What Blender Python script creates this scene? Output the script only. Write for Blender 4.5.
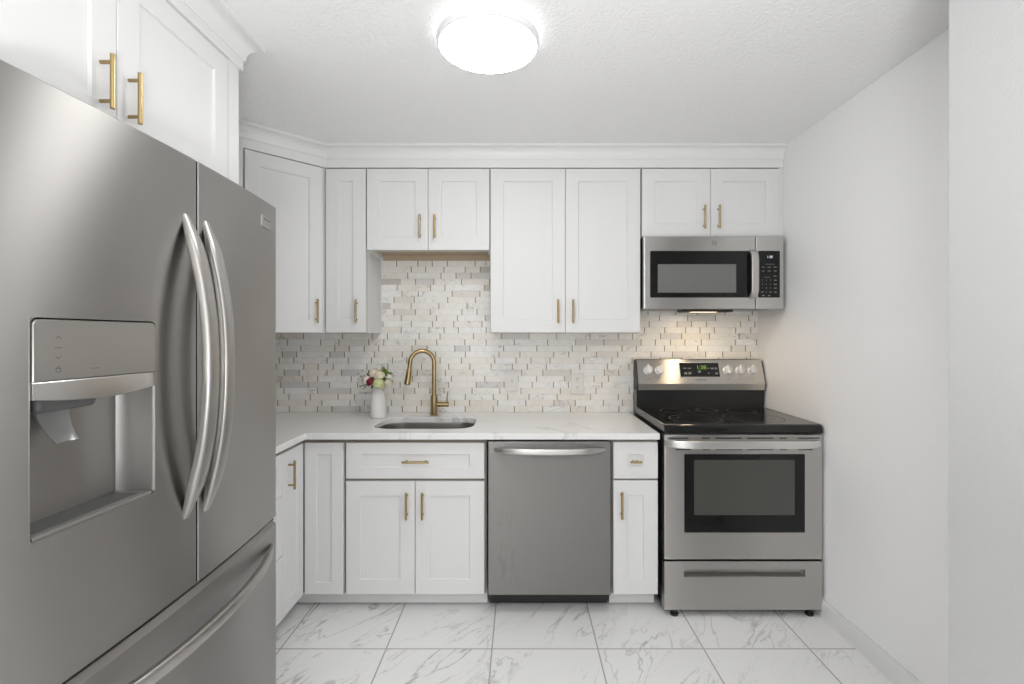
import bpy, bmesh, math, random
from mathutils import Matrix, Vector, noise

random.seed(7)
for o in list(bpy.data.objects):
    bpy.data.objects.remove(o, do_unlink=True)
S = bpy.context.scene
COL = S.collection
PI = math.pi

# ------------------------------------------------------------------ camera, world, light, exposure
EYE = 1.345                       # lens height above the floor; the camera looks level along +Y
FOC = 490.0                       # focal length in pixels of the 1024 wide frame
cd = bpy.data.cameras.new('camera')
cam = bpy.data.objects.new('camera', cd)
COL.objects.link(cam)
cam.location = (0, 0, EYE)
cam.rotation_euler = (PI / 2, 0, 0)
cd.sensor_width = 36.0
cd.lens = FOC / 1024 * 36.0
cd.shift_x = -8 / 1024
cd.shift_y = -7 / 1024
cd.clip_start = 0.01
S.camera = cam

wd = bpy.data.worlds.new('world')
S.world = wd
wd.use_nodes = True
wd.node_tree.nodes['Background'].inputs[0].default_value = (0.9, 0.95, 1.0, 1)
wd.node_tree.nodes['Background'].inputs[1].default_value = 0.4

S.view_settings.view_transform = 'Standard'
S.view_settings.look = 'None'
S.view_settings.gamma = 1.0
S.view_settings.use_curve_mapping = False
S.view_settings.exposure = -0.03

LAMP_GLOW = 24.5                  # the round ceiling lamp
HALO_GLOW = 12.0  # hidden ring added above the lamp to put a halo on the ceiling
COOK_LIGHT = 1.1                 # warm hood lamp under the microwave


def area_light(name, loc, rot, sx, sy, power, colour):
    l = bpy.data.lights.new(name, 'AREA')
    l.shape = 'RECTANGLE'
    l.size, l.size_y = sx, sy
    l.energy = power
    l.color = colour
    o = bpy.data.objects.new(name, l)
    COL.objects.link(o)
    o.location = loc
    o.rotation_euler = rot
    return o


# unseen fill lights added behind the camera to brighten the kitchen
area_light('rear_fill_light', (-0.75, -2.35, 1.30), (PI / 2, 0, -0.55), 1.8, 1.5, 24, (1.0, 1.0, 1.0))
area_light('side_fill_light', (2.7, -1.25, 1.35), (PI / 2, 0, 0.80), 1.2, 1.3, 13, (1.0, 1.0, 1.0))
area_light('overhead_fill_light', (0.6, -0.9, 2.36), (0, 0, 0), 0.9, 0.9, 6, (1.0, 0.99, 0.97))
area_light('ceiling_fill_light', (0.05, -0.50, 0.95), (PI, 0, 0), 0.4, 0.4, 46, (1.0, 1.0, 1.0))  # points up, added only to lift the ceiling


# ------------------------------------------------------------------ helpers
WM = {}                           # world matrix of every empty, by name


def link(o):
    COL.objects.link(o)
    return o


def tag(o, label=None, cat=None, group=None, kind=None):
    if label:
        o['label'] = label
    if cat:
        o['category'] = cat
    if group:
        o['group'] = group
    if kind:
        o['kind'] = kind
    return o


def thing(name, label, cat, loc=(0, 0, 0), rz=0.0, group=None):
    o = link(bpy.data.objects.new(name, None))
    o.empty_display_size = 0.05
    o.location = loc
    o.rotation_euler = (0, 0, rz)
    WM[o.name] = Matrix.Translation(loc) @ Matrix.Rotation(rz, 4, 'Z')
    return tag(o, label, cat, group)


def root_of(o):
    while o.parent:
        o = o.parent
    return o


def make(name, bm, mats, parent=None, world=False, label=None, sharp=35, doubles=False):
    """one mesh object; world=True: bm is in world space and is moved into the thing's own space"""
    if parent is not None and world:
        m = WM.get(root_of(parent).name)
        if m is not None:
            bm.transform(m.inverted())
    if doubles:
        bmesh.ops.remove_doubles(bm, verts=bm.verts, dist=1e-5)
    bmesh.ops.recalc_face_normals(bm, faces=bm.faces)
    lim = math.radians(sharp)
    for f in bm.faces:
        f.smooth = True
    for e in bm.edges:
        if len(e.link_faces) == 2:
            e.smooth = e.calc_face_angle(0.0) < lim
    me = bpy.data.meshes.new(name)
    bm.to_mesh(me)
    bm.free()
    for m in (mats if isinstance(mats, (list, tuple)) else [mats]):
        me.materials.append(m)
    o = link(bpy.data.objects.new(name, me))
    wn = o.modifiers.new('flat faces', 'WEIGHTED_NORMAL')
    wn.keep_sharp = True
    wn.weight = 100
    if parent is not None:
        o.parent = parent
    if label:
        o['label'] = label
    return o


def box(bm, x0, x1, y0, y1, z0, z1, bev=0.0, seg=2, mi=0):
    vs = [bm.verts.new((x, y, z)) for z in (z0, z1) for y in (y0, y1) for x in (x0, x1)]
    q = [(0, 2, 3, 1), (4, 5, 7, 6), (0, 1, 5, 4), (2, 6, 7, 3), (0, 4, 6, 2), (1, 3, 7, 5)]
    fs = [bm.faces.new([vs[i] for i in f]) for f in q]
    for f in fs:
        f.material_index = mi
    if bev > 0:
        es = list({e for f in fs for e in f.edges})
        bmesh.ops.bevel(bm, geom=es, offset=bev, segments=seg, profile=0.5, affect='EDGES', clamp_overlap=True)
    return fs


def loft(bm, loops, closed=True, cap0=True, cap1=True, mi=0):
    """bridge a list of point loops"""
    rows = [[bm.verts.new(p) for p in lp] for lp in loops]
    n = len(rows[0])
    for a, b in zip(rows[:-1], rows[1:]):
        for i in range(n if closed else n - 1):
            j = (i + 1) % n
            f = bm.faces.new((a[i], a[j], b[j], b[i]))
            f.material_index = mi
    if cap0:
        bm.faces.new(list(reversed(rows[0]))).material_index = mi
    if cap1:
        bm.faces.new(rows[-1]).material_index = mi
    return rows


def frame_of(d):
    d = d.normalized()
    up = Vector((0, 0, 1)) if abs(d.z) < 0.9 else Vector((1, 0, 0))
    s = d.cross(up).normalized()
    return s, s.cross(d).normalized()


def tube(bm, pts, r, n=14, mi=0, flat=None):
    """round tube through points; r a number or one per point; flat=(a,b) scales the section"""
    pts = [Vector(p) for p in pts]
    rs = r if isinstance(r, (list, tuple)) else [r] * len(pts)
    loops, s0 = [], None
    for i, p in enumerate(pts):
        d = (pts[min(i + 1, len(pts) - 1)] - pts[max(i - 1, 0)]).normalized()
        if s0 is None:
            s, u = frame_of(d)
        else:
            s = (s0 - d * s0.dot(d)).normalized()
            u = s.cross(d).normalized()
        s0 = s
        loops.append([p + s * math.cos(2 * PI * k / n) * rs[i] + u * math.sin(2 * PI * k / n) * rs[i] for k in range(n)])
    loft(bm, loops, mi=mi)


def cyl(bm, p0, p1, r, r1=None, n=24, bev=0.0, mi=0):
    p0, p1 = Vector(p0), Vector(p1)
    r1 = r if r1 is None else r1
    d = (p1 - p0).normalized()
    s, u = frame_of(d)
    st = [(p0, r), (p1, r1)]
    if bev:
        st = [(p0, r - bev), (p0 + d * bev, r), (p1 - d * bev, r1), (p1, r1 - bev)]
    loft(bm, [[p + s * math.cos(2 * PI * k / n) * q + u * math.sin(2 * PI * k / n) * q for k in range(n)] for p, q in st], mi=mi)


def lathe(bm, prof, c=(0, 0, 0), n=48, cap0=True, cap1=True, mi=0):
    loft(bm, [[(c[0] + r * math.cos(2 * PI * k / n), c[1] + r * math.sin(2 * PI * k / n), c[2] + z) for k in range(n)]
              for r, z in prof], cap0=cap0, cap1=cap1, mi=mi)


def rrect(x0, x1, z0, z1, r, k=6):
    """rounded rectangle as a list of (x, z); r one radius or four (x0z0, x1z0, x1z1, x0z1)"""
    rr = r if isinstance(r, (list, tuple)) else [r] * 4
    out = []
    for (cx, cz, a, q) in ((x0 + rr[0], z0 + rr[0], PI, rr[0]), (x1 - rr[1], z0 + rr[1], 1.5 * PI, rr[1]),
                           (x1 - rr[2], z1 - rr[2], 0, rr[2]), (x0 + rr[3], z1 - rr[3], 0.5 * PI, rr[3])):
        for i in range(k + 1):
            t = a + 0.5 * PI * i / k
            out.append((cx + q * math.cos(t), cz + q * math.sin(t)))
    return out


def plate(bm, x0, x1, z0, z1, yb, yf, r=0.004, bev=0.0015, mi=0):
    """rounded plate lying in x,z, from its back yb to its front yf (front is the smaller y)"""
    lo = []
    for ins, y in ((0, yb), (0, yf + bev), (bev * 0.3, yf + bev * 0.3), (bev, yf)):
        lo.append([(x, y, z) for x, z in rrect(x0 + ins, x1 - ins, z0 + ins, z1 - ins, max(r - ins, 0.0004))])
    loft(bm, lo, mi=mi)


def rect_loops(bm, x0, x1, z0, z1, steps, mi=0):
    """nested rectangles: steps = (inset, y) from the back round to the centre of the front"""
    loft(bm, [[(x0 + i, y, z0 + i), (x1 - i, y, z0 + i), (x1 - i, y, z1 - i), (x0 + i, y, z1 - i)] for i, y in steps], mi=mi)


def prism(bm, poly, axis, a, b, mi=0):
    """extrude a polygon along an axis: X takes (y,z) points, Y takes (x,z), Z takes (x,y)"""
    f = {'X': lambda p, t: (t, p[0], p[1]), 'Y': lambda p, t: (p[0], t, p[1]), 'Z': lambda p, t: (p[0], p[1], t)}[axis]
    loft(bm, [[f(p, a) for p in poly], [f(p, b) for p in poly]], mi=mi)


def sweep(bm, path, prof, mi=0):
    """mitred moulding: prof (offset to the right of the path, z) swept along a plan path"""
    path = [Vector((p[0], p[1])) for p in path]
    loops = []
    for i, p in enumerate(path):
        d0 = (p - path[i - 1]).normalized() if i else None
        d1 = (path[i + 1] - p).normalized() if i < len(path) - 1 else None
        n0 = Vector((d0.y, -d0.x)) if d0 else None
        n1 = Vector((d1.y, -d1.x)) if d1 else None
        if n0 is None or n1 is None:
            m = n0 or n1
        else:
            m = (n0 + n1).normalized()
            m = m / m.dot(n0)
        loops.append([(p.x + m.x * o, p.y + m.y * o, z) for o, z in prof])
    loft(bm, loops)


def NB():
    return bmesh.new()


def lettering(name, s, size, mat, parent, M, label=None):
    """raised lettering: M places the text's x,y plane in the thing's own space"""
    cu = bpy.data.curves.new(name, 'FONT')
    cu.body = s
    cu.size = size
    cu.align_x = 'CENTER'
    cu.align_y = 'CENTER'
    cu.extrude = 0.0002
    t = bpy.data.objects.new(name, cu)
    COL.objects.link(t)
    me = bpy.data.meshes.new_from_object(t)
    bpy.data.objects.remove(t, do_unlink=True)
    me.transform(M)
    me.materials.clear()
    me.materials.append(mat)
    o = link(bpy.data.objects.new(name, me))
    o.parent = parent
    if label:
        o['label'] = label
    return o


def face_front(x, y, z):          # text plane facing -Y
    return Matrix.Translation((x, y, z)) @ Matrix.Rotation(PI / 2, 4, 'X')


# ------------------------------------------------------------------ materials
def new_mat(name):
    m = bpy.data.materials.new(name)
    m.use_nodes = True
    nt = m.node_tree
    return m, nt, nt.nodes['Principled BSDF']


def N(nt, kind, **kw):
    n = nt.nodes.new(kind)
    for k, v in kw.items():
        if k in n.inputs:
            n.inputs[k].default_value = v
        else:
            setattr(n, k, v)
    return n


def ramp(nt, fac, stops):
    r = nt.nodes.new('ShaderNodeValToRGB')
    e = r.color_ramp.elements
    while len(e) < len(stops):
        e.new(0.5)
    for el, (p, c) in zip(e, stops):
        el.position = p
        el.color = (c[0], c[1], c[2], 1) if len(c) == 3 else c
    nt.links.new(fac, r.inputs[0])
    return r.outputs[0]


def scuffed_steel(name):
    m = steel(name, (0.215, 0.21, 0.202))
    nt = m.node_tree
    b = nt.nodes['Principled BSDF']
    tc = N(nt, 'ShaderNodeTexCoord')
    mask = None
    sep = N(nt, 'ShaderNodeSeparateXYZ')
    nt.links.new(tc.outputs['Object'], sep.inputs[0])
    for k, c, hw in ((0, -0.205, 0.055), (2, 0.31, 0.24)):      # a patch low on the left of the front
        d = N(nt, 'ShaderNodeMath', operation='SUBTRACT')
        d.inputs[1].default_value = c
        nt.links.new(sep.outputs[k], d.inputs[0])
        a = N(nt, 'ShaderNodeMath', operation='ABSOLUTE')
        nt.links.new(d.outputs[0], a.inputs[0])
        r = N(nt, 'ShaderNodeMapRange')
        r.inputs['From Min'].default_value = hw
        r.inputs['From Max'].default_value = hw * 0.6
        nt.links.new(a.outputs[0], r.inputs['Value'])
        mask = r.outputs['Result'] if mask is None else mul(nt, mask, r.outputs['Result'])
    v = vein_mask(nt, tc.outputs['Object'], 6.0, (2.6, 1, 0.8), 0.030, 0.0, 0.7, 3.0)
    old = b.inputs['Base Color'].links[0].from_socket
    nt.links.new(mixc(nt, mul(nt, mul(nt, mask, v), None, 0.6), old, (0.16, 0.157, 0.15)), b.inputs['Base Color'])
    return m


def simple(name, col, rough=0.5, metal=0.0, spec=0.5, bump=None, coat=0.0):
    m, nt, b = new_mat(name)
    b.inputs['Base Color'].default_value = (*col, 1)
    b.inputs['Roughness'].default_value = rough
    b.inputs['Metallic'].default_value = metal
    b.inputs['Specular IOR Level'].default_value = spec
    b.inputs['Coat Weight'].default_value = coat
    tc = N(nt, 'ShaderNodeTexCoord')
    nz = N(nt, 'ShaderNodeTexNoise', Scale=bump[0] if bump else 7.0, Detail=4.0 if bump else 1.0)
    nt.links.new(tc.outputs['Object'], nz.inputs['Vector'])
    if bump:
        bp = N(nt, 'ShaderNodeBump', Strength=bump[1], Distance=bump[2])
        nt.links.new(nz.outputs['Fac'], bp.inputs['Height'])
        nt.links.new(bp.outputs['Normal'], b.inputs['Normal'])
    else:                          # a trace of unevenness in the finish
        mr = N(nt, 'ShaderNodeMapRange')
        mr.inputs['To Min'].default_value = max(rough - 0.015, 0.0)
        mr.inputs['To Max'].default_value = min(rough + 0.015, 1.0)
        nt.links.new(nz.outputs['Fac'], mr.inputs['Value'])
        nt.links.new(mr.outputs['Result'], b.inputs['Roughness'])
    return m


def emit(name, col, strength):
    m, nt, b = new_mat(name)
    b.inputs['Base Color'].default_value = (*[0.9 if strength > 5 else 0.1 * c for c in col], 1)
    b.inputs['Emission Color'].default_value = (*col, 1)
    b.inputs['Emission Strength'].default_value = strength
    return m


def steel(name, col=(0.415, 0.406, 0.392), rough=0.40, aniso=0.95, smudge=0.05):
    """horizontally brushed stainless: reflections stretch upright; faint smears in the finish"""
    m, nt, b = new_mat(name)
    b.inputs['Metallic'].default_value = 1.0
    b.inputs['Anisotropic'].default_value = aniso
    up = N(nt, 'ShaderNodeCombineXYZ')
    up.inputs[2].default_value = 1.0
    nt.links.new(up.outputs[0], b.inputs['Tangent'])
    tc = N(nt, 'ShaderNodeTexCoord')
    mp = N(nt, 'ShaderNodeMapping')
    mp.inputs['Scale'].default_value = (3, 3, 900)
    nt.links.new(tc.outputs['Object'], mp.inputs[0])
    fine = N(nt, 'ShaderNodeTexNoise', Scale=1.0, Detail=2.0)
    nt.links.new(mp.outputs[0], fine.inputs['Vector'])
    sm = N(nt, 'ShaderNodeTexNoise', Scale=3.0, Detail=1.5, Distortion=0.0)
    nt.links.new(tc.outputs['Object'], sm.inputs['Vector'])
    c = ramp(nt, fine.outputs['Fac'], [(0.25, [v * 0.985 for v in col]), (0.75, [v * 1.015 for v in col])])
    nt.links.new(c, b.inputs['Base Color'])
    mr = N(nt, 'ShaderNodeMapRange')
    mr.inputs['From Min'].default_value = 0.3
    mr.inputs['From Max'].default_value = 0.7
    mr.inputs['To Min'].default_value = rough - smudge * 0.5
    mr.inputs['To Max'].default_value = rough + smudge * 0.5
    nt.links.new(sm.outputs['Fac'], mr.inputs['Value'])
    nt.links.new(mr.outputs['Result'], b.inputs['Roughness'])
    return m


def vein_mask(nt, vec, scale, stretch, width, rot=0.0, dist=0.6, detail=4.0):
    """1 on thin wandering lines, 0 elsewhere"""
    turn = N(nt, 'ShaderNodeMapping')
    turn.inputs['Rotation'].default_value = (0, 0, rot)
    nt.links.new(vec, turn.inputs[0])
    mp = N(nt, 'ShaderNodeMapping')
    mp.inputs['Scale'].default_value = stretch
    nt.links.new(turn.outputs[0], mp.inputs[0])
    nz = N(nt, 'ShaderNodeTexNoise', Scale=scale, Detail=detail, Distortion=dist, Roughness=0.55)
    nt.links.new(mp.outputs[0], nz.inputs['Vector'])
    sb = N(nt, 'ShaderNodeMath', operation='SUBTRACT')
    sb.inputs[1].default_value = 0.5
    nt.links.new(nz.outputs['Fac'], sb.inputs[0])
    ab = N(nt, 'ShaderNodeMath', operation='ABSOLUTE')
    nt.links.new(sb.outputs[0], ab.inputs[0])
    mr = N(nt, 'ShaderNodeMapRange')
    mr.inputs['From Min'].default_value = 0.0
    mr.inputs['From Max'].default_value = width
    mr.inputs['To Min'].default_value = 1.0
    mr.inputs['To Max'].default_value = 0.0
    nt.links.new(ab.outputs[0], mr.inputs['Value'])
    return mr.outputs['Result']


def mul(nt, a, b, v=None):
    m = N(nt, 'ShaderNodeMath', operation='MULTIPLY')
    nt.links.new(a, m.inputs[0])
    if v is None:
        nt.links.new(b, m.inputs[1])
    else:
        m.inputs[1].default_value = v
    return m.outputs[0]


def mixc(nt, fac, a, b):
    m = N(nt, 'ShaderNodeMix', data_type='RGBA')
    nt.links.new(fac, m.inputs[0])
    for s, v in ((6, a), (7, b)):
        if isinstance(v, (tuple, list)):
            m.inputs[s].default_value = (*v, 1)
        else:
            nt.links.new(v, m.inputs[s])
    return m.outputs[2]


def soft_noise(nt, vec, scale, lo, hi):
    nz = N(nt, 'ShaderNodeTexNoise', Scale=scale, Detail=3.0)
    nt.links.new(vec, nz.inputs['Vector'])
    mr = N(nt, 'ShaderNodeMapRange')
    mr.inputs['From Min'].default_value = lo
    mr.inputs['From Max'].default_value = hi
    nt.links.new(nz.outputs['Fac'], mr.inputs['Value'])
    return mr.outputs['Result']


TILE = 0.4535                     # floor tiles, and where their joints cross
TX, TY = -0.120, 2.100


def floor_material():
    m, nt, b = new_mat('marble_floor_tile')
    L = nt.links.new
    geo = N(nt, 'ShaderNodeNewGeometry')
    off = N(nt, 'ShaderNodeVectorMath', operation='SUBTRACT')
    off.inputs[1].default_value = (TX, TY, 0)
    L(geo.outputs['Position'], off.inputs[0])
    sc = N(nt, 'ShaderNodeVectorMath', operation='SCALE')
    sc.inputs['Scale'].default_value = 1 / TILE
    L(off.outputs[0], sc.inputs[0])
    fl = N(nt, 'ShaderNodeVectorMath', operation='FLOOR')
    L(sc.outputs[0], fl.inputs[0])
    fr = N(nt, 'ShaderNodeVectorMath', operation='SUBTRACT')
    L(sc.outputs[0], fr.inputs[0])
    L(fl.outputs[0], fr.inputs[1])
    sep = N(nt, 'ShaderNodeSeparateXYZ')
    L(fr.outputs[0], sep.inputs[0])
    ds = []
    for k in (0, 1):               # distance to the nearest joint
        a = N(nt, 'ShaderNodeMath', operation='SUBTRACT')
        a.inputs[0].default_value = 0.5
        L(sep.outputs[k], a.inputs[1])
        c = N(nt, 'ShaderNodeMath', operation='ABSOLUTE')
        L(a.outputs[0], c.inputs[0])
        ds.append(c.outputs[0])
    mx = N(nt, 'ShaderNodeMath', operation='MAXIMUM')
    L(ds[0], mx.inputs[0])
    L(ds[1], mx.inputs[1])
    grout = N(nt, 'ShaderNodeMath', operation='GREATER_THAN')
    grout.inputs[1].default_value = 0.5 - 0.0030 / TILE
    L(mx.outputs[0], grout.inputs[0])
    wn = N(nt, 'ShaderNodeTexWhiteNoise', noise_dimensions='3D')
    L(fl.outputs[0], wn.inputs['Vector'])
    sh = N(nt, 'ShaderNodeVectorMath', operation='MULTIPLY_ADD')
    sh.inputs[1].default_value = (9, 9, 9)
    L(wn.outputs['Color'], sh.inputs[0])
    L(geo.outputs['Position'], sh.inputs[2])
    v = sh.outputs[0]
    rot = -1.00                    # the veins run up to the right across every tile
    v1 = mul(nt, vein_mask(nt, v, 1.7, (0.8, 2.7, 1), 0.014, rot, 0.7, 5.0), soft_noise(nt, v, 2.2, 0.42, 0.62))
    v2 = mul(nt, vein_mask(nt, v, 3.6, (0.7, 3.2, 1), 0.018, rot + 0.14, 0.6, 6.0), soft_noise(nt, v, 3.1, 0.46, 0.66))
    cl = mul(nt, soft_noise(nt, v, 3.0, 0.46, 0.80), None, 0.22)
    c = mixc(nt, cl, (0.91, 0.91, 0.908), (0.78, 0.78, 0.778))
    c = mixc(nt, mul(nt, v1, None, 0.70), c, (0.34, 0.335, 0.325))
    c = mixc(nt, mul(nt, v2, None, 0.55), c, (0.40, 0.395, 0.385))
    c = mixc(nt, grout.outputs[0], c, (0.47, 0.44, 0.39))
    L(c, b.inputs['Base Color'])
    mr = N(nt, 'ShaderNodeMapRange')
    mr.inputs['To Min'].default_value = 0.30
    mr.inputs['To Max'].default_value = 0.8
    L(grout.outputs[0], mr.inputs['Value'])
    L(mr.outputs['Result'], b.inputs['Roughness'])
    bp = N(nt, 'ShaderNodeBump', Strength=0.5, Distance=0.002, invert=True)
    L(grout.outputs[0], bp.inputs['Height'])
    L(bp.outputs['Normal'], b.inputs['Normal'])
    return m


def quartz_material():
    m, nt, b = new_mat('white_quartz')
    tc = N(nt, 'ShaderNodeTexCoord')
    v = tc.outputs['Object']
    v1 = mul(nt, vein_mask(nt, v, 1.5, (1, 1.3, 1), 0.016, 0.5, 1.1, 4.0), soft_noise(nt, v, 1.7, 0.46, 0.66))
    v2 = mul(nt, vein_mask(nt, v, 3.6, (1, 1.5, 1), 0.020, -0.5, 0.9, 4.0), soft_noise(nt, v, 2.3, 0.52, 0.72))
    c = mixc(nt, mul(nt, v1, None, 0.65), (0.86, 0.86, 0.85), (0.45, 0.445, 0.43))
    c = mixc(nt, mul(nt, v2, None, 0.5), c, (0.55, 0.54, 0.52))
    nt.links.new(c, b.inputs['Base Color'])
    b.inputs['Roughness'].default_value = 0.16
    return m


def splash_material():
    m, nt, b = new_mat('marble_mosaic')
    L = nt.links.new
    tc = N(nt, 'ShaderNodeTexCoord')
    at = N(nt, 'ShaderNodeAttribute', attribute_name='tile_tone')
    sh = N(nt, 'ShaderNodeVectorMath', operation='MULTIPLY_ADD')
    cb = N(nt, 'ShaderNodeCombineXYZ')
    for k in range(3):
        L(at.outputs['Fac'], cb.inputs[k])
    sh.inputs[1].default_value = (37, 53, 71)
    L(cb.outputs[0], sh.inputs[0])
    L(tc.outputs['Object'], sh.inputs[2])
    v = sh.outputs[0]
    base = ramp(nt, at.outputs['Fac'], [(0.0, (0.92, 0.912, 0.885)), (0.42, (0.90, 0.872, 0.815)), (0.62, (0.86, 0.812, 0.73)),
                                        (0.80, (0.79, 0.755, 0.70)), (1.0, (0.70, 0.69, 0.675))])
    cloud = soft_noise(nt, v, 26.0, 0.40, 0.72)
    c = mixc(nt, mul(nt, cloud, None, 0.30), base, (0.66, 0.65, 0.63))
    vm = mul(nt, vein_mask(nt, v, 9.0, (1, 1, 1.6), 0.022, 0.0, 1.2, 4.0), soft_noise(nt, v, 7.0, 0.50, 0.66))
    c = mixc(nt, mul(nt, vm, None, 0.8), c, (0.30, 0.295, 0.285))
    L(c, b.inputs['Base Color'])
    b.inputs['Roughness'].default_value = 0.28
    return m


M = dict(
    wall=simple('wall_paint', (0.94, 0.94, 0.942), 0.6, bump=(70, 0.25, 0.004)),
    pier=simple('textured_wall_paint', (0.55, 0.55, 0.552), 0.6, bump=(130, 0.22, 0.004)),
    ceiling=simple('textured_ceiling', (0.92, 0.92, 0.918), 0.9, bump=(95, 0.55, 0.008)),
    trim=simple('trim_paint', (0.83, 0.83, 0.827), 0.35),
    cab=simple('cabinet_paint', (0.79, 0.79, 0.787), 0.6, 0, 0.2),
    edge=simple('cabinet_gap_shade', (0.30, 0.27, 0.22), 0.7),  # dark tone standing in for shade between and above the doors
    wood=simple('raw_plywood', (0.50, 0.40, 0.28), 0.6),
    brass=simple('brushed_brass', (0.41, 0.305, 0.155), 0.26, 1.0),
    steel=steel('brushed_steel'),
    steel_scuffed=scuffed_steel('scuffed_brushed_steel'),
    steel_range=steel('range_brushed_steel', (0.58, 0.565, 0.54)),
    steel_guard=steel('warm_brushed_steel', (0.74, 0.71, 0.665)),
    bright=simple('bright_satin_steel', (0.74, 0.73, 0.71), 0.32, 1.0),
    steel_light=steel('bright_brushed_steel', (0.58, 0.57, 0.55), 0.30, 0.6),
    steel_smooth=simple('satin_steel', (0.45, 0.436, 0.416), 0.35, 1.0),
    sink=simple('sink_steel', (0.46, 0.45, 0.435), 0.28, 1.0),
    niche=simple('dispenser_grey', (0.38, 0.372, 0.36), 0.46, 0.85),
    panel=simple('control_panel_grey', (0.36, 0.355, 0.34), 0.30, 0.75),
    mark=simple('printed_dark_grey', (0.12, 0.12, 0.12), 0.5),
    mark_pale=simple('printed_pale_grey', (0.24, 0.24, 0.235), 0.5),
    dark=simple('black_plastic', (0.016, 0.016, 0.016), 0.45),
    case=simple('dark_grey_case', (0.09, 0.09, 0.09), 0.5),
    glass=simple('black_glass', (0.010, 0.010, 0.010), 0.10, 0, 0.35),
    ceran=simple('black_ceramic_glass', (0.012, 0.012, 0.012), 0.10, 0, 0.5),
    enamel=simple('black_enamel', (0.018, 0.018, 0.018), 0.22),
    oven_pane=simple('oven_window_glass', (0.075, 0.077, 0.069), 0.20, bump=(4.0, 0.10, 0.02)),
    mesh=simple('microwave_screen', (0.17, 0.172, 0.165), 0.28),
    burner=simple('burner_print', (0.10, 0.10, 0.10), 0.3),
    white_plastic=simple('white_plastic', (0.78, 0.76, 0.725), 0.35),
    slot=simple('socket_slot', (0.05, 0.05, 0.05), 0.6),
    ceramic=simple('white_ceramic', (0.86, 0.855, 0.845), 0.38),
    clear=simple('smoky_plastic', (0.22, 0.22, 0.22), 0.12),
    floor=floor_material(), quartz=quartz_material(), splash=splash_material(),
    joint=simple('tan_metal_joint', (0.36, 0.28, 0.175), 0.45, 0.3),
    grout=simple('pale_grout', (0.62, 0.60, 0.56), 0.8),
    lamp=emit('lamp_diffuser', (1.0, 0.995, 0.985), LAMP_GLOW),
    halo=emit('added_halo_glow', (1.0, 0.995, 0.985), HALO_GLOW),
    hood_lamp=emit('hood_lamp_lens', (1.0, 0.80, 0.55), 2.5),
    digit_green=emit('green_digits', (0.40, 0.85, 0.12), 0.45),
    digit_white=emit('white_digits', (0.9, 0.95, 1.0), 1.0),
    petal_cream=simple('cream_petals', (0.80, 0.72, 0.56), 0.6),
    petal_white=simple('ivory_petals', (0.80, 0.76, 0.66), 0.6),
    petal_red=simple('dark_red_petals', (0.20, 0.012, 0.03), 0.6),
    petal_green=simple('pale_green_petals', (0.62, 0.68, 0.34), 0.6),
    leaf=simple('green_leaf', (0.24, 0.36, 0.06), 0.45),
    leaf_dark=simple('dark_leaf', (0.035, 0.045, 0.05), 0.5),
    berry=simple('dark_berry', (0.05, 0.045, 0.055), 0.4),
    stem=simple('green_stem', (0.17, 0.24, 0.09), 0.6),
    badge=simple('badge_silver', (0.75, 0.75, 0.74), 0.35, 0.6),
)

# ------------------------------------------------------------------ the room
CEIL = 2.385
XL, XR, YB = -1.690, 1.455, 3.006  # left wall, right wall, wall behind the counter
PX, PY = 1.048, 1.200              # end of the partition the camera looks past
YN, XF = -2.6, 3.2                 # the room behind the camera


def struct(name, bm, mat):
    return tag(make(name, bm, mat), kind='structure')


b = NB(); box(b, XL - .1, XF + .1, YN - .1, YB + .1, -0.06, 0.0); struct('floor', b, M['floor'])
b = NB(); box(b, XL - .1, XF + .1, YN - .1, YB + .1, CEIL, CEIL + 0.06); struct('ceiling', b, M['ceiling'])
b = NB(); box(b, XL - .1, XF + .1, YB, YB + .1, 0, CEIL); struct('wall_back', b, M['wall'])
b = NB(); box(b, XL - .1, XL, YN - .1, YB, 0, CEIL); struct('wall_left', b, M['wall'])
b = NB(); box(b, XR, XR + .1, PY, YB, 0, CEIL); struct('wall_right', b, M['wall'])
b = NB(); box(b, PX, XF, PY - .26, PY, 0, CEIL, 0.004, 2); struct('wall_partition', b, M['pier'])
b = NB(); box(b, XF, XF + .1, YN - .1, PY, 0, CEIL); struct('wall_far_right', b, M['wall'])
b = NB(); box(b, XL, XF, YN - .1, YN, 0, CEIL); struct('wall_front', b, M['wall'])
# baseboard along the right wall
bp = [(0, 0.0), (0.016, 0.0), (0.016, 0.064), (0.011, 0.074), (0.008, 0.076), (0.007, 0.088), (0, 0.088)]
b = NB(); sweep(b, [(XR, YB - .002), (XR, PY + .001)], bp); struct('baseboard_right', b, M['trim'])


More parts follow.
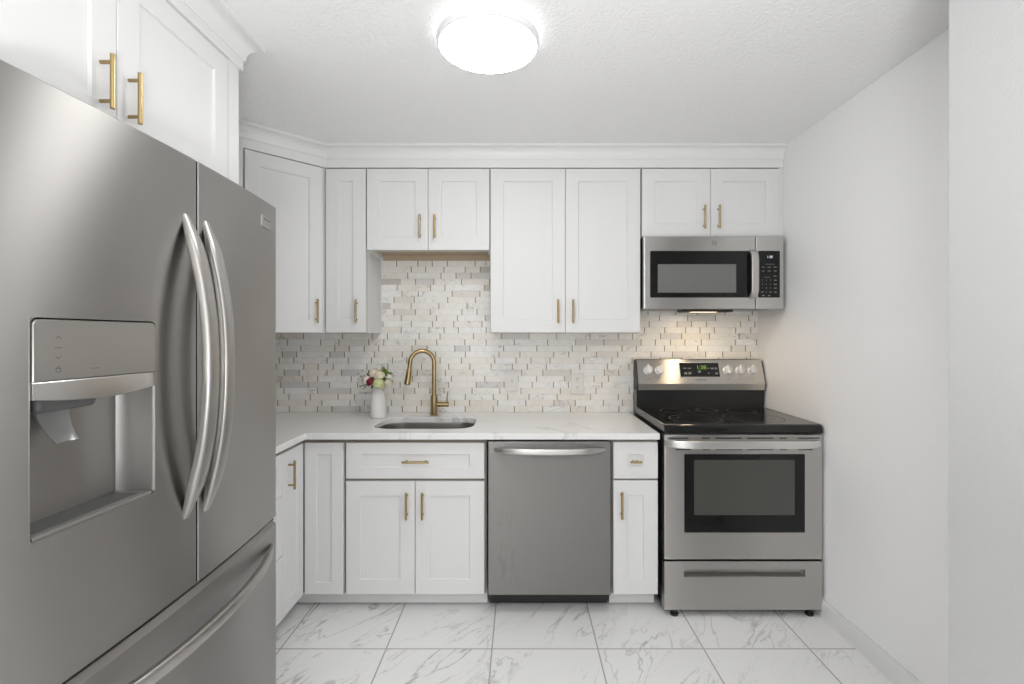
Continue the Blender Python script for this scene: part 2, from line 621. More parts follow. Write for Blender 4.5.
def backsplash(name, x0, x1, zone, T):
    """stone strips with tan upright joints, laid in local x (along), y (out of the wall is -y), z"""
    bm = NB()
    lay = bm.faces.layers.float.new('tile_tone')
    rng = random.Random(11)
    ROW, z0 = 0.0371, 0.8735
    k = 0
    last = []
    while z0 + k * ROW < 1.88:
        za, zb = z0 + k * ROW, z0 + (k + 1) * ROW - 0.0010
        x = x0 - rng.uniform(0, 0.16)
        ends = []
        while x < x1:
            w = rng.choice((0.088, 0.092, 0.130, 0.170, 0.172, 0.204))
            while any(abs(x + w - e) < 0.018 for e in last):
                w += 0.012
            xa, xb = max(x, x0), min(x + w - 0.0060, x1)
            mid = (xa + xb) / 2
            if xb - xa > 0.004 and za < zone(mid):
                t = rng.random()
                tone = t * 0.55 if rng.random() < 0.87 else 0.55 + t * 0.45
                n0 = len(bm.faces)
                fs = box(bm, xa, xb, -0.008 - rng.uniform(0, .0008), 0, za, zb)
                for f in fs:
                    f[lay] = tone
                if xb < x1 - 0.006:
                    box(bm, xb, xb + 0.0060, -0.0076, 0, za, zb, mi=1)
            ends.append(x + w)
            x += w
        last = ends
        k += 1
    # thin grout bed showing in the level joints
    top = max(zone(x0 + (x1 - x0) * i / 20) for i in range(21))
    segs, n = [], 120
    for i in range(n):
        xa, xb = x0 + (x1 - x0) * i / n, x0 + (x1 - x0) * (i + 1) / n
        zt = zone((xa + xb) / 2)
        if segs and abs(segs[-1][2] - zt) < 1e-6:
            segs[-1][1] = xb
        else:
            segs.append([xa, xb, zt])
    for xa, xb, zt in segs:
        box(bm, xa, xb, -0.0066, 0.0, 0.8732, zt, mi=2)
    bm.transform(T)
    return struct(name, bm, [M['splash'], M['joint'], M['grout']])


def zone_back(x):
    if x < -0.85:
        return 1.385
    if x < -0.163:
        return 1.845
    if x < 0.676:
        return 1.385
    return 1.55


backsplash('backsplash', XL + 0.010, XR - 0.0005, zone_back, Matrix.Translation((0, YB - 0.0005, 0)))
backsplash('backsplash_left', 1.735, YB - 0.010, lambda x: 1.385,
           Matrix.Translation((XL + 0.0005, 0, 0)) @ Matrix.Rotation(PI / 2, 4, 'Z'))

# crown moulding over the wall cabinets, mitred round the corner cabinet, and over the refrigerator cabinet
def crown_profile(zf):
    p = [(-0.02, zf), (0.0, zf), (0.0, 2.317), (0.005, 2.317), (0.006, 2.322)]
    for i in range(9):
        t = i / 8 * PI / 2
        p.append((0.007 + 0.040 * (1 - math.cos(t)), 2.324 + 0.047 * math.sin(t)))
    return p + [(0.052, 2.372), (0.052, CEIL), (-0.02, CEIL)]


b = NB(); sweep(b, [(-1.388, 1.818), (-1.388, 2.395), (-1.075, 2.706), (XR - .001, 2.706)], crown_profile(2.270)); struct('trim_1', b, M['trim'])
b = NB(); sweep(b, [(-0.982, 0.70), (-0.982, 1.740), (-1.689, 1.740)], crown_profile(2.282)); struct('trim_2', b, M['trim'])


# ------------------------------------------------------------------ cabinets (built in their own space: x along the front, front at y=0)
def door_mesh(x0, x1, z0, z1, rail=0.070, t=0.02):
    bm = NB()
    rx, rz = rail if isinstance(rail, tuple) else (rail, rail)
    rx, rz = min(rx, (x1 - x0) * 0.36), min(rz, (z1 - z0) * 0.36)
    loft(bm, [[(x0 + i, y, z0 + k), (x1 - i, y, z0 + k), (x1 - i, y, z1 - k), (x0 + i, y, z1 - k)] for i, k, y in
              ((0, 0, t), (0, 0, 0.0018), (0.0018, 0.0018, 0), (rx, rz, 0), (rx + 0.0035, rz + 0.0035, 0.008))])
    return bm


def pull_mesh(cx, cz, upright=True, length=0.130, r=0.0056, off=0.029):
    bm = NB()
    h = length / 2
    p = h - 0.019
    if upright:
        cyl(bm, (cx, -off, cz - h), (cx, -off, cz + h), r, n=16, bev=0.0012)
        for s in (-p, p):
            cyl(bm, (cx, 0.0005, cz + s), (cx, -off, cz + s), r * 0.8, n=12)
    else:
        cyl(bm, (cx - h, -off, cz), (cx + h, -off, cz), r, n=16, bev=0.0012)
        for s in (-p, p):
            cyl(bm, (cx + s, 0.0005, cz), (cx + s, -off, cz), r * 0.8, n=12)
    return bm


def door(par, x0, x1, z0, z1, pull=None, upright=True, name='door', length=0.130, rail=0.070):
    d = make(name, door_mesh(x0, x1, z0, z1, rail), M['cab'], par)
    if pull:
        make('handle', pull_mesh(pull[0], pull[1], upright, length), M['brass'], d, label='brass bar handle')
    return d


def carcass(par, w, d, z0, z1, y0=0.0205, lip=0.022, plan=None):
    """box body whose underside is recessed behind a front rail, as wall cabinets are"""
    bm = NB()
    box(bm, 0, w, y0, d, z0 + lip, z1)
    box(bm, 0, w, y0, y0 + 0.019, z0, z0 + lip)
    box(bm, 0, 0.016, y0 + 0.019, d, z0, z0 + lip)
    box(bm, w - 0.016, w, y0 + 0.019, d, z0, z0 + lip)
    return darken_fronts(make('carcass', bm, [M['cab'], M['edge']], par))


def darken_fronts(o, y=0.0206):
    """dark colour on the fronts behind the doors, painted shade for the gaps"""
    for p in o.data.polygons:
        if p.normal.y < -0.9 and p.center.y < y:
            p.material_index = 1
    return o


UB, UT = 1.358, 2.264             # wall cabinet doors: lower and upper edge
UD = YB - 0.003 - 2.707           # depth of the wall cabinets with their doors


def wall_cabinet(label, x0, x1, zb, doors, y=2.707, zt=UT):
    c = thing('wall_cabinet', label, 'cabinet', (x0, y, zb), 0)
    w = x1 - x0
    carcass(c, w, UD, -0.002, 2.300 - zb)
    return c


# narrow cabinet beside the corner
c = wall_cabinet('narrow single-door white wall cabinet left of the sink, next to the angled corner cabinet', -1.083, -0.850, UB, 1)
door(c, 0.009, 0.2295, 0, UT - UB, (0.184, 0.117))
# over the sink
c = wall_cabinet('short two-door white wall cabinet hung high above the sink and faucet', -0.8495, -0.1665, 1.815, 2)
w = 0.683
door(c, 0.003, w / 2 - 0.0012, 0, UT - 1.815, (w / 2 - 0.0415, 0.125))
door(c, w / 2 + 0.0012, w - 0.003, 0, UT - 1.815, (w / 2 + 0.0400, 0.125))
b = NB(); box(b, 0.017, w - 0.017, 0.041, UD - 0.021, 0.0170, 0.0195); box(b, 0.017, w - 0.017, UD - 0.020, UD - 0.001, -0.016, 0.0195)
make('bottom_panel', b, M['wood'], c, label='bare wood underside of the cabinet')
# tall pair between sink and microwave
c = wall_cabinet('tall two-door white wall cabinet between the sink and the microwave', -0.166, 0.6675, UB, 2)
w = 0.8335
door(c, 0.003, w / 2 - 0.0012, 0, UT - UB, (w / 2 - 0.042, 0.117))
door(c, w / 2 + 0.0012, w - 0.003, 0, UT - UB, (w / 2 + 0.040, 0.117))
# over the microwave
c = wall_cabinet('short two-door white wall cabinet directly above the microwave', 0.6685, 1.4545, 1.888, 2)
w = 0.786
ww = 0.768
door(c, 0.006, ww / 2 - 0.0012, 0, UT - 1.888, (ww / 2 - 0.040, 0.104))
door(c, ww / 2 + 0.0012, ww - 0.007, 0, UT - 1.888, (ww / 2 + 0.040, 0.104))

b = NB(); box(b, ww - 0.0045, w - 0.0003, 0.006, 0.0203, 0.0, 2.300 - 1.888); make('filler_strip', b, M['cab'], c)

# angled corner cabinet
C2, C1 = Vector((-1.408, 2.396)), Vector((-1.083, 2.727))
ang = math.atan2(C1.y - C2.y, C1.x - C2.x)
nrm = Vector((math.sin(ang), -math.cos(ang)))
o2 = C2 + nrm * 0.02
corner = thing('corner_cabinet', 'white wall cabinet set at an angle across the corner beside the refrigerator', 'cabinet', (o2.x, o2.y, UB), ang)
b = NB()
prism(b, [(XL + .003, YB - .003), (-1.0838, YB - .003), (-1.0838, 2.728), (C2.x, C2.y + .001), (XL + .003, C2.y + .001)], 'Z', UB - 0.002, 2.300)
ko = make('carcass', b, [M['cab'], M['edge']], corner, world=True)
darken_fronts(ko)
b = NB(); box(b, 0.010, 0.042, 0.001, 0.021, -0.002, 2.300 - UB); make('stile', b, M['cab'], corner)
door(corner, 0.051, 0.4390, 0, UT - UB, (0.400, 0.117))

# cabinet on the left wall, between the corner and the refrigerator
c = thing('wall_cabinet', 'white wall cabinet on the left wall, mostly hidden behind the refrigerator', 'cabinet', (-1.388, 1.768, UB), PI / 2)
w = 0.626
carcass(c, w, 1.690 - 1.388 - .003, -0.002, 2.300 - UB)
door(c, 0.003, w / 2 - 0.0012, 0, UT - UB, (w / 2 - 0.04, 0.117))
door(c, w / 2 + 0.0012, w - 0.003, 0, UT - UB, (w / 2 + 0.04, 0.117))

# deep cabinet over the refrigerator
c = thing('refrigerator_cabinet', 'deep two-door white cabinet with brass handles above the refrigerator', 'cabinet', (-0.990, 0.7435, 1.826), PI / 2)
w = 0.9215
carcass(c, w + 0.060, 1.690 - 0.990 - .003, -0.003, 2.300 - 1.826)
door(c, 0.003, w / 2 - 0.0012, 0, 2.2803 - 1.826, (w / 2 - 0.048, 0.117))
door(c, w / 2 + 0.0012, w - 0.003, 0, 2.2803 - 1.826, (w / 2 + 0.036, 0.117))

b = NB(); box(b, w - 0.0005, w + 0.060, 0.0005, 0.0204, -0.003, 2.300 - 1.826); make('filler_strip', b, M['cab'], c)

# base cabinets
BZ, BTOP = 0.088, 0.8415
YF = 2.373                        # plane of the base cabinet doors


def base_body(par, w, d, toe=0.075):
    bm = NB()
    box(bm, 0, w, 0.0205, d, BZ - 0.002, BTOP)
    darken_fronts(make('carcass', bm, [M['cab'], M['edge']], par))
    bm = NB()
    box(bm, 0, w, toe, toe + 0.016, 0.008, BZ - 0.002)
    make('toe_kick', bm, M['cab'], par)
    for x in (0.03, w - 0.03):
        for y in (toe + 0.05, d - 0.06):
            bm = NB()
            lathe(bm, [(0.024, 0), (0.024, 0.008), (0.016, 0.012), (0.016, 0.07), (0.022, 0.074), (0.022, BZ - 0.002)], (x, y, 0), 16)
            make('plinth_foot', bm, M['dark'], par)


DEP = YB - 0.004 - YF
DZ0, DZ1, DRZ = 0.0885, 0.636, 0.649
# sink base
c = thing('sink_cabinet', 'white base cabinet under the sink with one wide drawer front over two doors', 'cabinet', (-0.850, YF, 0), 0)
w = 0.6865
bm = NB()                          # open-topped where the basin hangs
box(bm, 0, 0.018, 0.0205, DEP, BZ - .002, BTOP); box(bm, w - 0.018, w, 0.0205, DEP, BZ - .002, BTOP)
box(bm, 0.018, w - 0.018, 0.0205, DEP, BZ - .002, BZ + 0.016); box(bm, 0.018, w - 0.018, DEP - 0.012, DEP, BZ + .016, BTOP)
box(bm, 0.018, w - 0.018, 0.0205, 0.0395, BZ + .016, BTOP)
darken_fronts(make('carcass', bm, [M['cab'], M['edge']], c))
bm = NB(); box(bm, 0, w, 0.075, 0.091, 0.008, BZ - .002); make('toe_kick', bm, M['cab'], c)
door(c, 0.0075, w - 0.009, DRZ, 0.8225, (w / 2 + 0.005, 0.735), False, 'drawer', rail=(0.072, 0.054))
door(c, 0.0075, w / 2 - 0.0032, DZ0, DZ1, (w / 2 - 0.039, 0.524))
door(c, w / 2 - 0.0002, w - 0.009, DZ0, DZ1, (w / 2 + 0.038, 0.524))
# narrow cabinet beside the range
c = thing('narrow_base_cabinet', 'narrow white base cabinet with small drawer and door, between dishwasher and range', 'cabinet', (0.4465, YF, 0), 0)
w = 0.2225
base_body(c, w, DEP)
door(c, 0.006, w - 0.001, DRZ, 0.8265, (0.110, 0.7355), False, 'drawer', 0.056, rail=(0.069, 0.058))
door(c, 0.006, w - 0.001, DZ0, DZ1 + 0.004, (0.0430, 0.527), rail=(0.068, 0.072))
# corner base cabinet: two doors meeting in the inside corner
XC = -1.048
c = thing('corner_base_cabinet', 'white corner base cabinet with two narrow doors meeting at the inside corner', 'cabinet', (XC, YF, 0), 0)
b = NB()
prism(b, [(XL + .003, 2.168), (XC - 0.0205, 2.168), (XC - 0.0205, YF + 0.0205), (-0.8505, YF + 0.0205), (-0.8505, YB - .004), (XL + .003, YB - .004)],
      'Z', BZ - .002, BTOP)
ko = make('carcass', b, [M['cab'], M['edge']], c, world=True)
darken_fronts(ko, 0.022)
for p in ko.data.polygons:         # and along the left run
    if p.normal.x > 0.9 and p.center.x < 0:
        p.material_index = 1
b = NB()
prism(b, [(XC - 0.091, 2.168), (XC - 0.075, 2.168), (XC - 0.075, YF + 0.075), (-0.8505, YF + 0.075), (-0.8505, YF + 0.091), (XC - 0.091, YF + 0.091)],
      'Z', 0.008, BZ - .002)
make('toe_kick', b, M['cab'], c, world=True)
d = make('door', door_mesh(0.004, 0.192, DZ0, 0.8225, 0.056), M['cab'], c, label='narrow door beside the sink cabinet, without a handle')
bm = door_mesh(0.0, 0.203, DZ0, 0.8225, 0.056)
R90 = Matrix.Translation((0, 2.168 - YF, 0)) @ Matrix.Rotation(PI / 2, 4, 'Z')
bm.transform(R90)
d = make('door', bm, M['cab'], c, label='narrow door on the left run, with a brass handle')
bm = pull_mesh(0.048, 0.712); bm.transform(R90)
make('handle', bm, M['brass'], d, label='brass bar handle')
# drawer stack on the left run, mostly behind the refrigerator
c = thing('drawer_cabinet', 'white three-drawer base cabinet on the left, mostly hidden behind the refrigerator', 'cabinet', (XC, 1.735, 0), PI / 2)
base_body(c, 0.432, 1.690 + XC - .003)
for za, zb in ((DZ0, 0.3695), (0.3725, 0.6355), (0.6385, 0.8225)):
    door(c, 0.003, 0.429, za, zb, (0.216, (za + zb) / 2), False, 'drawer', rail=0.05)

# ------------------------------------------------------------------ worktop and sink
CT, CB = 0.873, 0.8425
SX0, SX1, SY0, SY1 = -0.758, -0.241, 2.466, 2.812
out = [(XL + .002, 1.735), (-1.028, 1.735), (-1.028, 2.349), (0.6715, 2.349), (0.6715, YB - .009), (XL + .009, YB - .009), (XL + .009, 1.735)]
out = [(XL + .009, 1.735), (-1.028, 1.735), (-1.028, 2.349), (0.6715, 2.349), (0.6715, YB - .009), (XL + .009, YB - .009)]
hole = rrect(SX0, SX1, SY0, SY1, [0.10, 0.10, 0.10, 0.10], 10)
b = NB()
es = []
for lp in (out, hole):
    vs = [b.verts.new((x, y, CT)) for x, y in lp]
    es += [b.edges.new((vs[i], vs[(i + 1) % len(vs)])) for i in range(len(vs))]
bmesh.ops.triangle_fill(b, use_beauty=True, edges=es)
r = bmesh.ops.extrude_face_region(b, geom=list(b.faces))
bmesh.ops.translate(b, vec=(0, 0, CB - CT), verts=[g for g in r['geom'] if isinstance(g, bmesh.types.BMVert)])
ct = make('countertop', b, M['quartz'])
tag(ct, 'white quartz worktop with faint grey veins running along the cabinets', 'countertop')
md = ct.modifiers.new('edge', 'BEVEL'); md.width = 0.003; md.segments = 2; md.limit_method = 'ANGLE'

snk = thing('sink', 'undermount stainless steel sink let into the white worktop', 'sink', ((SX0 + SX1) / 2, (SY0 + SY1) / 2, 0.66))
b = NB()
lo = []
for ins, z in ((0.020, CB - .0008), (-0.004, CB - .0008), (-0.003, CB - .010), (0.003, 0.70), (0.012, 0.675), (0.035, 0.662), (0.10, 0.658)):
    lo.append([(x, y, z) for x, y in rrect(SX0 + ins if ins != 0.020 else SX0 - .016, SX1 - ins if ins != 0.020 else SX1 + .016,
                                           SY0 + ins if ins != 0.020 else SY0 - .016, SY1 - ins if ins != 0.020 else SY1 + .016,
                                           0.108 if ins == 0.020 else max(0.10 - ins, 0.03), 10)])
loft(b, lo, cap0=False)
bas = make('basin', b, M['sink'], snk, world=True, sharp=60)
md = bas.modifiers.new('sheet', 'SOLIDIFY'); md.thickness = 0.0012; md.offset = -1
b = NB(); lathe(b, [(0.044, 0.0006), (0.044, 0.003), (0.038, 0.004), (0.034, 0.002), (0.012, 0.0012)], ((SX0 + SX1) / 2, (SY0 + SY1) / 2, 0.658), 32)
make('drain', b, M['steel_smooth'], snk, world=True)

# faucet
fx, fy = -0.505, 2.880
fau = thing('faucet', 'brushed brass gooseneck pull-down faucet behind the sink', 'faucet', (fx, fy, CT))
b = NB(); lathe(b, [(0.0235, 0), (0.0245, 0.002), (0.0245, 0.005), (0.0215, 0.007), (0.0210, 0.112), (0.0195, 0.118), (0.014, 0.119)], (fx, fy, CT), 32)
make('base', b, M['brass'], fau, world=True)
b = NB()
pl = Vector((-0.96, -0.28, 0)).normalized()
R, zc = 0.0690, CT + 0.310
pts = [Vector((fx, fy, CT + 0.115)), Vector((fx, fy, CT + 0.20)), Vector((fx, fy, zc - 0.03))]
for i in range(21):
    a = PI * (i / 20) * 0.992
    pts.append(Vector((fx, fy, zc)) + pl * (R - R * math.cos(a)) + Vector((0, 0, R * math.sin(a))))
end_d = (pts[-1] - pts[-2]).normalized()
head0 = pts[-1] + end_d * 0.040
pts.append(head0)
tube(b, pts, 0.0128, 18)
make('spout', b, M['brass'], fau, world=True)
b = NB()
hd = (end_d + pl * 0.035).normalized()
tube(b, [head0 - hd * .001, head0 + hd * 0.004, head0 + hd * 0.012, head0 + hd * 0.080, head0 + hd * 0.088, head0 + hd * 0.090],
     [0.0135, 0.0150, 0.0158, 0.0182, 0.0175, 0.0150], 20)
make('spray_head', b, M['brass'], fau, world=True)
b = NB()
cyl(b, (fx + 0.015, fy, CT + 0.064), (fx + 0.086, fy, CT + 0.064), 0.0150, n=24, bev=0.002)
tube(b, [(fx + 0.076, fy, CT + 0.072), (fx + 0.077, fy, CT + 0.10), (fx + 0.079, fy, CT + 0.143)], [0.0048, 0.0044, 0.0042], 12)
make('lever', b, M['brass'], fau, world=True)

# ------------------------------------------------------------------ vase of flowers
vx, vy = -0.812, 2.800
vs_ = thing('vase', 'tapered white ceramic vase of flowers on the worktop left of the faucet', 'vase', (vx, vy, CT))
b = NB()
prof = [(0.040, 0.0), (0.0445, 0.002), (0.0470, 0.007), (0.0468, 0.014), (0.0445, 0.060), (0.0400, 0.120), (0.0365, 0.160), (0.0350, 0.176),
        (0.0335, 0.179), (0.0318, 0.176), (0.0330, 0.160), (0.0400, 0.060), (0.042, 0.010)]
lathe(b, [(r * 0.93, z) for r, z in prof], (vx, vy, CT), 40)
make('body', b, M['ceramic'], vs_, world=True)


def flower(name, label, c, r, mat, group=None, petals=26, curl=0.9):
    """a bloom of overlapping cupped petals on a stem that reaches down into the vase"""
    c = Vector(c)
    t = thing(name, label, 'flower', tuple(c), 0, group)
    out_d = (c - Vector((vx, vy, CT + 0.10))).normalized()
    s, u = frame_of(out_d)
    rng = random.Random(sum(ord(ch) for ch in label))
    bm = NB()
    bmesh.ops.create_icosphere(bm, subdivisions=2, radius=r * 0.45, matrix=Matrix.Translation(c))
    for k in range(petals):
        f = k / (petals - 1)
        a = k * 2.39996
        el = f * 1.75              # from the tip outward
        side = s * math.cos(a) + u * math.sin(a)
        d = (out_d * math.cos(el) + side * math.sin(el)).normalized()
        tng = out_d.cross(side).normalized()
        bn = d.cross(tng).normalized()
        rr = r * (0.62 + 0.36 * f) * rng.uniform(0.86, 1.14)
        wdt = r * (0.34 + 0.30 * f)
        rows = []
        for i in range(4):
            v = i / 3 - 0.5
            row = []
            for j in range(5):
                q = j / 4 - 0.5
                p = c + d * (rr * (1 - 0.55 * q * q) + curl * r * 0.16 * v) + tng * (q * 2 * wdt * (0.65 + 0.5 * (0.5 - abs(v - 0.1)))) - bn * (v * 1.5 * wdt)
                row.append(bm.verts.new(p))
            rows.append(row)
        for i in range(3):
            for j in range(4):
                bm.faces.new((rows[i][j], rows[i][j + 1], rows[i + 1][j + 1], rows[i + 1][j]))
    make('bloom', bm, mat, t, world=True, sharp=70)
    bm = NB()
    foot = Vector((vx + (c.x - vx) * 0.12, vy + (c.y - vy) * 0.12, CT + 0.035))
    lip = Vector((vx + (c.x - vx) * 0.35, vy + (c.y - vy) * 0.35, CT + 0.172))
    tube(bm, [foot, (foot + lip) / 2, lip, c - out_d * r * 0.5], 0.0016, 8)
    make('stem', bm, M['stem'], t, world=True)
    return t


zt = CT + 0.18
flower('rose', 'cream rose at the top left of the bouquet', (vx - 0.016, vy - 0.010, zt + 0.077), 0.030, M['petal_cream'], 'flowers in the white vase')
flower('rose', 'cream rose at the top middle of the bouquet', (vx + 0.018, vy - 0.028, zt + 0.066), 0.029, M['petal_cream'], 'flowers in the white vase')
flower('carnation', 'dark red bloom low on the left of the bouquet', (vx - 0.027, vy - 0.046, zt + 0.032), 0.025, M['petal_red'], 'flowers in the white vase', 34, 1.4)
flower('carnation', 'pale green bloom low in the middle of the bouquet', (vx + 0.020, vy - 0.054, zt + 0.022), 0.031, M['petal_green'], 'flowers in the white vase', 34, 1.4)
flower('rose', 'small ivory bloom at the far left of the bouquet', (vx - 0.058, vy - 0.024, zt + 0.040), 0.026, M['petal_white'], 'flowers in the white vase')
flower('rose', 'ivory bloom at the upper right of the bouquet', (vx + 0.066, vy - 0.010, zt + 0.054), 0.021, M['petal_white'], 'flowers in the white vase')
flower('rose', 'ivory bloom at the lower right of the bouquet', (vx + 0.068, vy - 0.030, zt + 0.022), 0.022, M['petal_cream'], 'flowers in the white vase')


def leaf_blade(bm, base, tip, wid, bend=0.01):
    base, tip = Vector(base), Vector(tip)
    d = tip - base
    s = d.cross(Vector((0, 1, 0.15))).normalized()
    u = s.cross(d).normalized()
    rows = []
    for i in range(7):
        t = i / 6
        p = base + d * t + u * (bend * math.sin(PI * t))
        q = wid * math.sin(PI * min(0.06 + t * 0.94, 0.985)) ** 0.8
        rows.append([bm.verts.new(p - s * q + u * q * 0.3), bm.verts.new(p), bm.verts.new(p + s * q + u * q * 0.3)])
    for a, c in zip(rows[:-1], rows[1:]):
        for j in range(2):
            bm.faces.new((a[j], a[j + 1], c[j + 1], c[j]))
    ret = bmesh.ops.solidify(bm, geom=list(bm.faces)[-12:], thickness=0.0006)


def sprig(name, label, tips, mat, wid, cat='foliage', berry=0):
    c = Vector((vx + 0.1 * (tips[0][0] - vx), vy, CT + 0.05))
    t = thing(name, label, cat, tuple(c), 0, 'foliage in the white vase')
    top = Vector((vx + 0.5 * (sum(p[0] for p in tips) / len(tips) - vx), vy + 0.5 * (sum(p[1] for p in tips) / len(tips) - vy), CT + 0.195))
    bm = NB(); tube(bm, [c, (c + top) / 2, top], 0.0014, 8)
    for p in tips:
        tube(bm, [top, (top + Vector(p)) / 2 + Vector((0, 0, .004)), Vector(p)], 0.0008, 6)
    make('stem', bm, M['stem'], t, world=True)
    for p in tips:
        bm = NB()
        if berry:
            bmesh.ops.create_icosphere(bm, subdivisions=2, radius=berry, matrix=Matrix.Translation(p))
            make('berry', bm, mat, t, world=True)
        else:
            leaf_blade(bm, top + (Vector(p) - top) * 0.1, p, wid)
            make('leaf', bm, mat, t, world=True)
    return t


sprig('leafy_sprig', 'bright green leaves at the top right of the bouquet',
      [(vx + 0.052, vy - 0.022, zt + 0.100), (vx + 0.074, vy - 0.012, zt + 0.080), (vx + 0.030, vy + 0.010, zt + 0.108), (vx + 0.060, vy - 0.034, zt + 0.066)], M['leaf'], 0.026)
sprig('dark_leaf_sprig', 'dark leaves at the left and foot of the bouquet',
      [(vx - 0.056, vy - 0.004, zt + 0.090), (vx - 0.044, vy - 0.02, zt + 0.094), (vx - 0.020, vy - 0.066, zt + 0.004), (vx - 0.060, vy - 0.015, zt + 0.074)], M['leaf_dark'], 0.012)
sprig('tall_bud_sprig', 'thin buds rising above the bouquet',
      [(vx + 0.026, vy - 0.004, zt + 0.124), (vx + 0.034, vy + 0.004, zt + 0.112)], M['petal_green'], 0.006)
rb = random.Random(5)
sprig('berry_sprig', 'spray of dark berries at the far left of the bouquet',
      [(vx - 0.072 + rb.uniform(-.030, .024), vy - 0.036 + rb.uniform(-.012, .012), zt + 0.034 + rb.uniform(-.044, .046)) for k in range(16)], M['berry'], 0, berry=0.0036)
sprig('berry_sprig', 'small spray of dark berries at the right of the bouquet',
      [(vx + 0.086, vy - 0.014, zt + 0.072), (vx + 0.093, vy - 0.010, zt + 0.060), (vx + 0.092, vy - 0.03, zt + 0.030), (vx + 0.080, vy - 0.016, zt + 0.078)], M['berry'], 0, berry=0.0036)

# ------------------------------------------------------------------ outlets and switch
WY = YB - 0.0095                   # face of the stone strips


def wall_plate(name, label, cat, x, z, kind):
    t = thing(name, label, cat, (x, WY, z))
    b = NB(); plate(b, -0.0395, 0.0395, -0.064, 0.064, 0.0, -0.009, 0.005, 0.0025)
    make('cover_plate', b, M['white_plastic'], t)
    if kind == 'outlet':
        for zc in (0.0265, -0.0265):
            b = NB(); plate(b, -0.017, 0.017, zc - 0.0185, zc + 0.0185, -0.004, -0.0108, 0.010, 0.0008)
            s = make('socket', b, M['white_plastic'], t)
            b = NB()
            box(b, -0.0078, -0.0052, -0.0112, -0.009, zc + 0.000, zc + 0.010); box(b, 0.0050, 0.0080, -0.0112, -0.009, zc + 0.001, zc + 0.009)
            cyl(b, (0, -0.009, zc - 0.008), (0, -0.0112, zc - 0.008), 0.003, n=12)
            make('slots', b, M['slot'], s, label='dark plug slots')
        zs = (0.0,)
    else:
        b = NB(); box(b, -0.0085, 0.0085, -0.0105, -0.004, -0.0185, 0.0185, 0.001)
        prism(b, [(-0.009, -0.008), (-0.020, 0.006), (-0.0185, 0.010), (-0.009, 0.007)], 'X', -0.0055, 0.0055)
        make('toggle', b, M['white_plastic'], t)
        zs = (0.030, -0.030)
    for z_ in zs:
        b = NB(); cyl(b, (0, -0.008, z_), (0, -0.0102, z_), 0.0032, n=16, bev=0.0006)
        make('screw', b, M['badge'], t)


wall_plate('wall_outlet', 'white duplex outlet on the tiled wall behind the flower vase', 'outlet', -0.944, 1.058, 'outlet')
wall_plate('wall_outlet', 'white duplex outlet on the tiled wall left of the range', 'outlet', 0.3505, 1.049, 'outlet')
wall_plate('wall_switch', 'white light switch on the tiled wall between faucet and outlet', 'switch', -0.050, 1.066, 'switch')

# ------------------------------------------------------------------ ceiling lamp
lx, ly = -0.110, 1.690
lmp = thing('ceiling_lamp', 'round flush white ceiling lamp, lit', 'lamp', (lx, ly, CEIL))
b = NB(); lathe(b, [(0.145, 0.0), (0.145, -0.014), (0.10, -0.014)], (0, 0, 0), 64)
make('base', b, M['trim'], lmp)
b = NB(); lathe(b, [(0.1455, -0.003), (0.1455, -0.0125)], (0, 0, 0), 64, cap0=False, cap1=False)
make('added_glow_ring', b, M['halo'], lmp, label='added glowing ring that brightens the ceiling round the lamp')
b = NB(); lathe(b, [(0.10, -0.0145), (0.168, -0.0145), (0.1745, -0.019), (0.1770, -0.030), (0.1745, -0.044), (0.1690, -0.048), (0.1655, -0.046), (0.16, -0.040)], (0, 0, 0), 72)
make('trim_ring', b, M['trim'], lmp)
b = NB(); lathe(b, [(0.1652, -0.0425), (0.1645, -0.048), (0.158, -0.054), (0.13, -0.058), (0.07, -0.061), (0.01, -0.062)], (0, 0, 0), 64)
make('diffuser', b, M['lamp'], lmp, label='glowing white diffuser')

# ------------------------------------------------------------------ dishwasher
dw = thing('dishwasher', 'stainless steel dishwasher with bowed bar handle, built in under the worktop', 'dishwasher', (0.1415, 2.352, 0))
b = NB(); box(b, -0.157, 0.440, 2.402, YB - .02, 0.10, 0.836); make('tub', b, M['dark'], dw, world=True)
b = NB()
lo = []
for ins, y in ((0, 2.400), (0, 2.360), (0.0015, 2.3555), (0.006, 2.353)):
    lo.append([(x, y, z) for x, z in rrect(-0.1550 + ins, 0.4385 - ins, 0.094 + ins, 0.8335 - ins, 0.004)])
loft(b, lo)
make('door_panel', b, M['steel_scuffed'], dw, world=True)
b = NB(); box(b, -0.150, 0.434, 2.44, 2.455, 0.012, 0.094); make('toe_panel', b, M['dark'], dw, world=True)
for x in (-0.12, 0.40):
    for y in (2.48, 2.90):
        b = NB(); cyl(b, (x, y, 0), (x, y, 0.10), 0.014, n=12)
        make('foot', b, M['dark'], dw, world=True)


